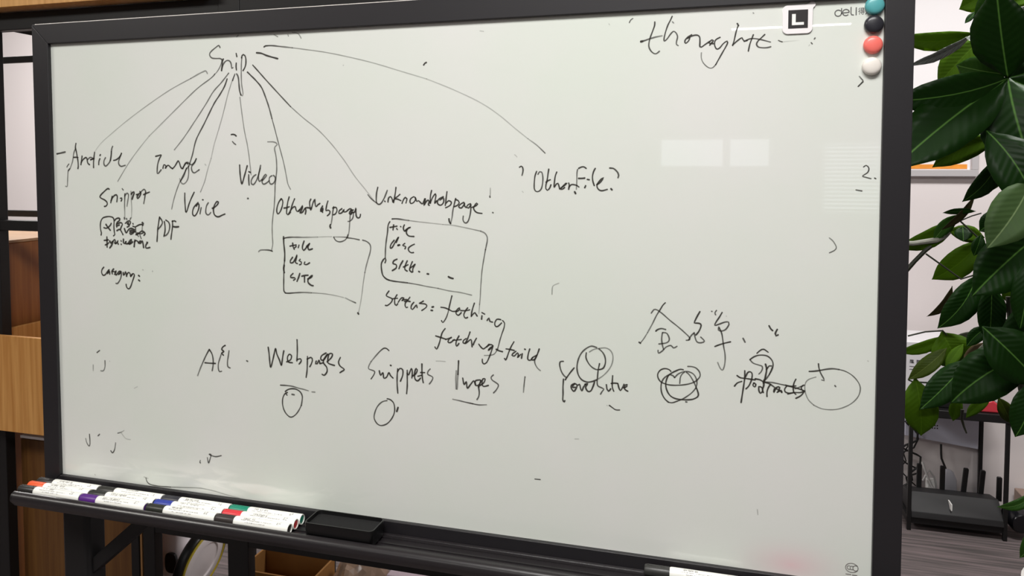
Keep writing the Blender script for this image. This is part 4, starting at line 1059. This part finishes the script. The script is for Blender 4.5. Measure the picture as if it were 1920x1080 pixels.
# white appliance with wheel
ap = thing('white_appliance', 'white plastic appliance with a yellow-ringed disc under the marker tray', 'appliance', (-.36, .76, .126))
sv = mat('glossy_grey_white_plastic', lin(250, 244, 247), .25, coat=.5)
loftz([(rring(-.47, .71, -.335, .82, .03), .127), (rring(-.465, .71, -.335, .82, .03), .24), (rring(-.455, .714, -.33, .815, .03), .34), (rring(-.45, .718, -.33, .81, .03), .40), (rring(-.44, .72, -.34, .80, .03), .43)], sv, 'body', ap)
def ell(cx_, cz_, rx, rz, n=28, p=3): 
    P = []
    for i in range(n):
        t = 2 * PI * i / n; c_, s_ = math.cos(t), math.sin(t)
        P.append((cx_ + rx * math.copysign(abs(c_) ** (2 / p), c_), cz_ + rz * math.copysign(abs(s_) ** (2 / p), s_)))
    return P
MB().prism(ell(-.368, .326, .021, .031), .704, .713, 'y').build('oval_opening', black_plastic, ap, bev=.002)
ax = Vector((.97, .02, -.24)).normalized(); wc = Vector((-.262, .70, .356))
wr = MB().lathe([(.086, -.012), (.100, -.012), (.108, -.006), (.108, .010), (.104, .016), (.0965, .016), (.0955, .006), (.084, .004)], wc, ax, 56, True).build('wheel_rim', black_plastic, ap)
MB().lathe([(.088, .006), (.095, .008), (.095, .018), (.092, .021), (.088, .019)], wc, ax, 56, True).build('yellow_ring', mat('yellow_plastic', lin(200, 178, 60), .3), wr, label='yellow ring')
MB().lathe([(.0875, .004), (.0875, .017), (.080, .021), (.058, .0215), (.054, .018), (.024, .020), (.004, .021)], wc, ax, 56).build('hub_disc', sv, wr)
# open cardboard box, plastic bag, mauve box
kraft = mat('brown_cardboard', lin(138, 94, 42), .85, bump=.25, bscale=60, var=.06)
cb = thing('cardboard_box', 'open brown cardboard box under the whiteboard tray', 'box', (-.03, .70, .126))
cx0, cx1, cy0, cy1, ct = -.105, .13, .67, .80, .366
MB().box(cx0, cy0, .127, cx1, cy0 + .006, ct).build('front_wall', kraft, cb, bev=.001)
MB().box(cx0, cy1 - .006, .127, cx1, cy1, ct).build('back_wall', kraft, cb, bev=.001)
for a in (cx0, cx1 - .006): MB().box(a, cy0 + .006, .127, a + .006, cy1 - .006, ct).build('side_wall', kraft, cb, bev=.001)
MB().box(cx0, cy0, .127, cx1, cy1, .133).build('base', kraft, cb)
def crumple(name, label, c, r, seedv, m, cat, sub=4):
    bm = bmesh.new(); bmesh.ops.create_icosphere(bm, subdivisions=sub, radius=1)
    rnd = random.Random(seedv); dirs = [(Vector((rnd.gauss(0, 1), rnd.gauss(0, 1), rnd.gauss(0, 1))).normalized(), rnd.uniform(.05, .22), rnd.uniform(3, 7)) for _ in range(14)]
    for v in bm.verts:
        s = 1
        for d, a, fq in dirs: s += a * .4 * (abs(math.sin(fq * v.co.dot(d))) - .5)
        v.co = Vector((v.co.x * r[0], v.co.y * r[1], max(v.co.z * r[2], -r[2] * .8))) * s
    me = bpy.data.meshes.new(name); bm.to_mesh(me); bm.free(); me.materials.append(m)
    o = bpy.data.objects.new(name, me); o.location = c; C.objects.link(o); return tag(o, label, cat)
bagm = mat('crinkled_plastic_film', lin(150, 126, 108), .12, coat=1, bump=.6, bscale=35)
crumple('plastic_bag', 'crumpled translucent brown plastic bag beside the cardboard box', (.235, .76, .262), (.085, .085, .145), 4, bagm, 'bag')
MB_ = MB().box(.36, .66, .127, .72, .86, .425)
tag(MB_.build('storage_box', mat('mauve_plastic', lin(168, 150, 160), .5), bev=.006), 'pale mauve box behind the plastic bag under the board', 'box')

# ---------------------------------------------------------------- right side: framed print, rack, router
fp = thing('framed_print', 'grey framed print with orange artwork on the wall behind the plant', 'picture', (1.9, 2.58, 1.47))
greyf = mat('grey_picture_frame', lin(190, 186, 188), .4)
MB().box(1.2, 2.565, 1.478, 2.31, 2.6, 1.508).build('frame_rail', greyf, fp, bev=.002)
MB().box(2.283, 2.565, 1.508, 2.31, 2.6, 2.75).build('frame_rail', greyf, fp, bev=.002)
MB().box(1.2, 2.565, 2.97, 2.283, 2.6, 2.99).build('frame_rail', greyf, fp, bev=.002)
MB().box(1.2, 2.565, 1.508, 1.23, 2.6, 2.72).build('frame_rail', greyf, fp, bev=.002)
MB().box(1.23, 2.585, 1.508, 2.283, 2.6, 2.72).build('paper', mat('print_paper', lin(240, 236, 238), .6), fp)
MB().box(1.9, 2.583, 1.512, 2.27, 2.5855, 1.532).build('artwork', mat('orange_print', lin(236, 150, 50), .6, var=.3, bscale=20), fp, label='orange strip of artwork')

rk = thing('side_table', 'low black metal two-tier table against the wall behind the plant', 'table', (2.17, 2.18, 0))
RX0, RX1, RY0, RY1, RZT = 1.989, 2.358, 2.25, 2.57, .486
for x in (RX0, RX1 - .016):
    for y in (RY0, RY1 - .014): MB().box(x, y, 0, x + .015, y + .014, RZT).build('leg', black, rk, bev=.001)
MB().box(RX0 - .005, RY0 - .005, RZT, RX1 + .005, RY1 + .01, RZT + .034).build('table_top', black, rk, bev=.003)
MB().box(RX0, RY0 + .004, .03, RX1, RY1, .055).build('lower_shelf', black, rk, bev=.001)
rt = thing('router', 'black wireless router with five antennas on the lower shelf of the table', 'router', (2.16, 2.35, .056))
MB().prism([(2.245, .057), (2.44, .057), (2.44, .10), (2.42, .122), (2.32, .142), (2.252, .082)], 2.004, 2.345).build('body', mat('router_black', lin(24, 23, 25), .6), rt, bev=.003)
for x, dx, t in ((2.069, 0, .228), (2.160, 0, .228), (2.240, .010, .228), (2.306, .008, .226), (2.376, .0, .204)):
    MB().prism([(x - .0095, .10), (x + .0095, .10), (x + .0095 + dx, t - .004), (x + .007 + dx, t), (x - .007 + dx, t), (x - .0095 + dx, t - .004)], 2.405, 2.418, 'y').build('antenna', black_plastic, rt, bev=.002)
MB().box(2.153, 2.2545, .100, 2.157, 2.30, .1265).build('logo', white_plastic, rt)
bb_ = tag(MB().box(2.03, 2.28, .521, 2.19, 2.50, .570).build('black_console', black_plastic, bev=.004), 'flat black box on the low table under the white device', 'box')
bx = thing('printer', 'white boxy device with a black seam standing on the flat black box', 'printer', (2.06, 2.4, .571))
wd_ = mat('white_device_plastic', lin(222, 220, 224), .4)
MB().box(1.95, 2.27, .571, 2.165, 2.50, .757).build('body', wd_, bx, bev=.004)
MB().box(1.948, 2.268, .758, 2.167, 2.502, .763).build('seam', black_plastic, bx)
MB().box(1.95, 2.27, .764, 2.165, 2.50, .795).build('lid', wd_, bx, bev=.006)
flat_strokes('printed_lettering', [([(1.990 + dx + a, .705 + b), (1.990 + dx + c, .705 + d)], .0028) for dx in (0, .025) for a, b, c, d in ((0, 0, 0, .012), (.004, 0, .004, .012), (.002, .010, .012, .010), (.006, .004, .012, .004), (.009, 0, .009, .012), (.006, .0, .013, .0))] +
             [([(1.988, .689), (2.02, .689)], .002), ([(1.988, .677), (2.01, .677)], .002)], 2.2688, mat('device_print', lin(90, 88, 92), .6), bx)
wb = thing('wall_box', 'white wall-mounted equipment box under the low black table top', 'equipment box', (2.2, 2.58, .36))
MB().prism([(2.04, .302), (2.04, .46), (2.335, .46), (2.335, .268)], 2.545, 2.598, 'y').build('casing', mat('pale_blue_white_box', lin(214, 216, 234), .5), wb, bev=.003)
for i in range(5):
    for j in range(2): MB().box(2.128 + i * .010, 2.5435, .345 + j * .012, 2.132 + i * .010, 2.546, .351 + j * .012).build('vent_hole', black_plastic, wb)
redm = mat('red_glossy_plastic', lin(205, 60, 72), .35)
ro = MB().prism([(2.235, .521), (2.322, .521), (2.318, .555), (2.295, .572), (2.265, .560)], 2.262, 2.34, 'y').build('red_pouch', redm, bev=.006)
tag(ro, 'small red pouch on top of the low black table', 'pouch')
def cable(label, P, r, m, cat='cable', grp=None):
    S = crom([Vector(p) for p in P], .02); o = MB().tube(S, r, 8).build('cable', m); return tag(o, label, cat, grp)
bcab = mat('black_cable_rubber', lin(24, 24, 25), .5); wcab = mat('white_cable', lin(215, 213, 212), .45)
cable('black cable hanging from the wall box beside the router', [(2.183, 2.53, .282), (2.185, 2.525, .22), (2.198, 2.52, .186), (2.225, 2.515, .11), (2.249, 2.50, .06)], .0045, bcab)
rnd = random.Random(5)
for k, lb in enumerate(('thick black cable looping down behind the left antenna', 'thin black cable coiled behind the left table leg', 'black cable tangled lowest behind the left table leg')):
    P = [(2.04 + .02 * k, 2.50 + .015 * k, .40)]
    for i in range(9): P.append((2.055 + rnd.uniform(-.035, .045), 2.50 + .015 * k + rnd.uniform(-.006, .006), .37 - i * .036))
    cable(lb, P, .0045 - .0008 * k, bcab)
cable('white cable lying over the back of the router', [(2.095, 2.47, .215), (2.11, 2.465, .17), (2.13, 2.46, .12), (2.15, 2.455, .09)], .005, wcab)
cable('white cable arching beside the white plug adapter', [(2.10, 2.475, .13), (2.125, 2.475, .18), (2.145, 2.475, .15), (2.15, 2.475, .10)], .004, wcab)
tag(MB().box(2.118, 2.478, .0555, 2.158, 2.51, .135).build('plug_adapter', white_plastic, bev=.006), 'white plug adapter standing behind the router', 'adapter')
tag(loftz([(rring(2.178, 2.455, 2.235, 2.49, .01), .056), (rring(2.180, 2.46, 2.232, 2.488, .01), .15), (rring(2.182, 2.462, 2.220, 2.486, .01), .182), (rring(2.186, 2.466, 2.208, 2.484, .008), .19)], mat('pale_grey_plastic', lin(196, 196, 206), .5), 'power_adapter', None),
    'pale grey power adapter standing behind the router', 'adapter')
tag(MB().lathe([(.02, 0), (.040, .004), (.045, .02), (.045, .09), (.038, .102), (.02, .105)], (2.405, 2.36, .085), (.1, -.99, -.1), 28).build('cylinder_speaker', mat('black_gloss', lin(20, 20, 24), .25)), 'black rounded speaker at the right end of the low table', 'speaker')
tag(MB().box(2.49, 2.42, .0, 2.82, 2.58, .10).build('brown_box', mat('tan_box', lin(150, 128, 116), .6), bev=.004), 'low tan box on the floor right of the black table', 'box')
struct(MB().box(2.355, 2.578, .0, 2.36, 2.6, .6).build('trim_1', mat('grey_trim', lin(130, 132, 145), .5)))
struct(MB().box(2.66, 2.575, .0, 2.68, 2.6, .8).build('trim_2', mat('grey_trim_dark', lin(120, 124, 140), .5)))

# ---------------------------------------------------------------- plant
def leaf_mat(name, c1, c2, vein, rough=.35, tr=.25, streak=0):
    m = bpy.data.materials.new(name); m.use_nodes = True; nt = m.node_tree; p = nt.nodes['Principled BSDF']
    p.inputs['Roughness'].default_value = rough; p.inputs['Specular IOR Level'].default_value = .45 if 'gloss' in name else .16
    uv = nt.nodes.new('ShaderNodeAttribute'); uv.attribute_name = 'leafuv'
    sp = nt.nodes.new('ShaderNodeSeparateXYZ'); nt.links.new(uv.outputs['Vector'], sp.inputs[0])
    ab = nt.nodes.new('ShaderNodeMath'); ab.operation = 'ABSOLUTE'; nt.links.new(sp.outputs[0], ab.inputs[0])
    # lateral veins: wave along t - .35|u|
    mu = nt.nodes.new('ShaderNodeMath'); mu.operation = 'MULTIPLY_ADD'; mu.inputs[1].default_value = -.22; nt.links.new(ab.outputs[0], mu.inputs[0]); nt.links.new(sp.outputs[1], mu.inputs[2])
    sn = nt.nodes.new('ShaderNodeMath'); sn.operation = 'SINE'; m2 = nt.nodes.new('ShaderNodeMath'); m2.operation = 'MULTIPLY'; m2.inputs[1].default_value = 78
    nt.links.new(mu.outputs[0], m2.inputs[0]); nt.links.new(m2.outputs[0], sn.inputs[0])
    n = nt.nodes.new('ShaderNodeTexNoise'); n.inputs['Scale'].default_value = 14; tc = nt.nodes.new('ShaderNodeTexCoord'); nt.links.new(tc.outputs['Object'], n.inputs['Vector'])
    mx = nt.nodes.new('ShaderNodeMix'); mx.data_type = 'RGBA'; mx.inputs[6].default_value = c1; mx.inputs[7].default_value = c2
    nt.links.new(n.outputs['Fac'], mx.inputs[0])
    mr = nt.nodes.new('ShaderNodeMapRange'); mr.inputs[1].default_value = .008; mr.inputs[2].default_value = .04; mr.inputs[3].default_value = 1; mr.inputs[4].default_value = 0
    nt.links.new(ab.outputs[0], mr.inputs[0])
    mv = nt.nodes.new('ShaderNodeMix'); mv.data_type = 'RGBA'; mv.inputs[7].default_value = vein
    nt.links.new(mr.outputs[0], mv.inputs[0]); nt.links.new(mx.outputs[2], mv.inputs[6]); nt.links.new(mv.outputs[2], p.inputs['Base Color'])
    b = nt.nodes.new('ShaderNodeBump'); b.inputs['Strength'].default_value = .5 if 'gloss' in name else (.14 if 'dark' in name else .08); b.inputs['Distance'].default_value = .002
    nt.links.new(sn.outputs[0], b.inputs['Height']); nt.links.new(b.outputs[0], p.inputs['Normal'])
    t = nt.nodes.new('ShaderNodeBsdfTranslucent'); nt.links.new(mv.outputs[2], t.inputs[0])
    ms = nt.nodes.new('ShaderNodeMixShader'); ms.inputs[0].default_value = tr
    nt.links.new(p.outputs[0], ms.inputs[1]); nt.links.new(t.outputs[0], ms.inputs[2]); nt.links.new(ms.outputs[0], nt.nodes['Material Output'].inputs[0])
    return m
LM = {'dark': leaf_mat('dark_green_leaf', lin(14, 42, 6), lin(22, 54, 10), lin(86, 130, 56), .42, .12),
      'mid': leaf_mat('mid_green_leaf', lin(42, 78, 26), lin(54, 92, 30), lin(110, 150, 80), .4, .2),
      'lime': leaf_mat('lime_green_leaf', lin(64, 98, 4), lin(76, 112, 6), lin(84, 122, 16), .6, .3),
      'olive': leaf_mat('olive_green_leaf', lin(50, 66, 12), lin(62, 78, 16), lin(90, 104, 40), .5, .25),
      'grey': leaf_mat('grey_green_leaf', lin(58, 82, 44), lin(70, 94, 52), lin(120, 142, 96), .5, .15),
      'gloss': leaf_mat('glossy_dark_leaf', lin(70, 78, 74), lin(150, 156, 152), lin(60, 70, 60), .18, .05),  # pale grey sheen of a dark leaf is painted into its base colour
      'brown': leaf_mat('brown_dark_leaf', lin(36, 36, 14), lin(48, 42, 20), lin(60, 60, 30), .5, .1),
      'dead': leaf_mat('dead_brown_leaf', lin(120, 108, 84), lin(96, 78, 54), lin(150, 140, 110), .7, .1),
      'greydead': leaf_mat('dry_grey_leaf', lin(140, 142, 130), lin(108, 112, 98), lin(160, 160, 150), .7, .1)}
plant = thing('potted_plant', 'tall leafy green plant with large palmate leaves right of the whiteboard', 'plant', (2.2, 1.25, 0))
PRO = [(0, .04), (.05, .16), (.13, .46), (.24, .76), (.36, .95), (.5, 1), (.64, .93), (.76, .74), (.86, .46), (.93, .22), (.975, .07), (1, 0)]
rl = random.Random(11)
for k, (kind, B, T, wdt, sag, tilt) in enumerate(LEAVES):
    B = Vector(B); T = Vector(T); ax_ = (T - B); Ln = ax_.length; d = ax_.normalized()
    vn = (CAM - (B + T) / 2).normalized(); sd_ = d.cross(vn).normalized(); nrm = sd_.cross(d).normalized()
    th = tilt if tilt else rl.uniform(-.25, .25)
    side = (sd_ * math.cos(th) + nrm * math.sin(th)); nn = side.cross(d).normalized(); hw = wdt / 2 / max(.45, math.cos(th))
    V = []; UV = []; F = []; US = (-1, -.55, -.12, 0, .12, .55, 1)
    ph = rl.uniform(0, 6)
    for i, (t, wv) in enumerate(PRO):
        c = B + ax_ * t + sd_ * (4 * sag * t * (1 - t)) + nn * (Ln * .10 * math.sin(PI * t) * (1 if k % 2 else .4))
        for u in US:
            rip = .05 * hw * math.sin(t * 17 + ph) * abs(u) ** 1.5
            V.append(tuple(c + side * hw * wv * u + nn * (abs(u) * hw * wv * .16 + rip))); UV.append((u * max(wv, .15), t, 0))
        if i:
            m_ = len(US); b_ = i * m_
            for j in range(m_ - 1): F.append((b_ - m_ + j, b_ - m_ + j + 1, b_ + j + 1, b_ + j))
    me = bpy.data.meshes.new('leaf'); me.from_pydata(V, [], F); me.materials.append(LM[kind])
    at = me.attributes.new('leafuv', 'FLOAT_VECTOR', 'POINT'); at.data.foreach_set('vector', [c for q in UV for c in q])
    for p in me.polygons: p.use_smooth = True
    o = bpy.data.objects.new('leaf', me); C.objects.link(o); o.parent = plant; o.matrix_parent_inverse = Matrix.Translation(-plant.location)
    if kind in ('dead', 'greydead'): o['label'] = 'dry brown leaf'
    sol = o.modifiers.new('thick', 'SOLIDIFY'); sol.thickness = .0006
bark = mat('grey_bark', lin(136, 136, 126), .85, bump=.9, bscale=120, var=.2); stemm = mat('dark_green_stem', lin(34, 38, 22), .6, bump=.3)
for kind, P, Rr in STEMS:
    if kind == 'bark' and len(P) == 3: continue
    MB().tube(P, Rr, 9).build('branch' if kind == 'bark' else 'stem', bark if kind == 'bark' else stemm, plant)
top = Vector(STEMS[7][1][-1])
MB().tube([top, top + Vector((.06, .03, -.22)), (2.23, 1.25, .42), (2.24, 1.26, .30)], [.011, .016, .022, .026], 12).build('trunk', bark, plant)
MB().tube([Vector(STEMS[14][1][-1]), (2.34, 1.2, .95), (2.27, 1.24, .45), (2.26, 1.26, .30)], [.006, .012, .02, .024], 12).build('trunk', bark, plant)
pl2 = thing('potted_plant', 'slender grey-barked plant standing hidden behind the right half of the whiteboard', 'plant', (1.5, 1.3, 0))
MB().tube([Vector(STEMS[0][1][0]), (1.60, 1.3, 1.27), (1.53, 1.3, 1.1), (1.5, 1.3, .6), (1.5, 1.3, .22)], [.007, .009, .011, .014, .016], 10).build('trunk', bark, pl2)
MB().lathe([(.08, 0), (.09, .01), (.11, .22), (.105, .225), (.10, .20), (.09, .19), (.02, .19)], (1.5, 1.3, 0), (0, 0, 1), 32).build('pot', mat('grey_ceramic_pot', lin(150, 150, 148), .4), pl2)
MB().lathe([(.12, 0), (.135, .01), (.165, .30), (.175, .33), (.165, .335), (.155, .32), (.15, .30)], (2.24, 1.26, 0), (0, 0, 1), 40).build('pot', mat('white_ceramic_pot', lin(220, 218, 214), .3), plant)
MB().lathe([(.10, .27), (.153, .295), (.152, .305), (.05, .312)], (2.24, 1.26, 0), (0, 0, 1), 24).build('soil', mat('potting_soil', lin(60, 46, 36), .95, bump=1, bscale=80), plant)
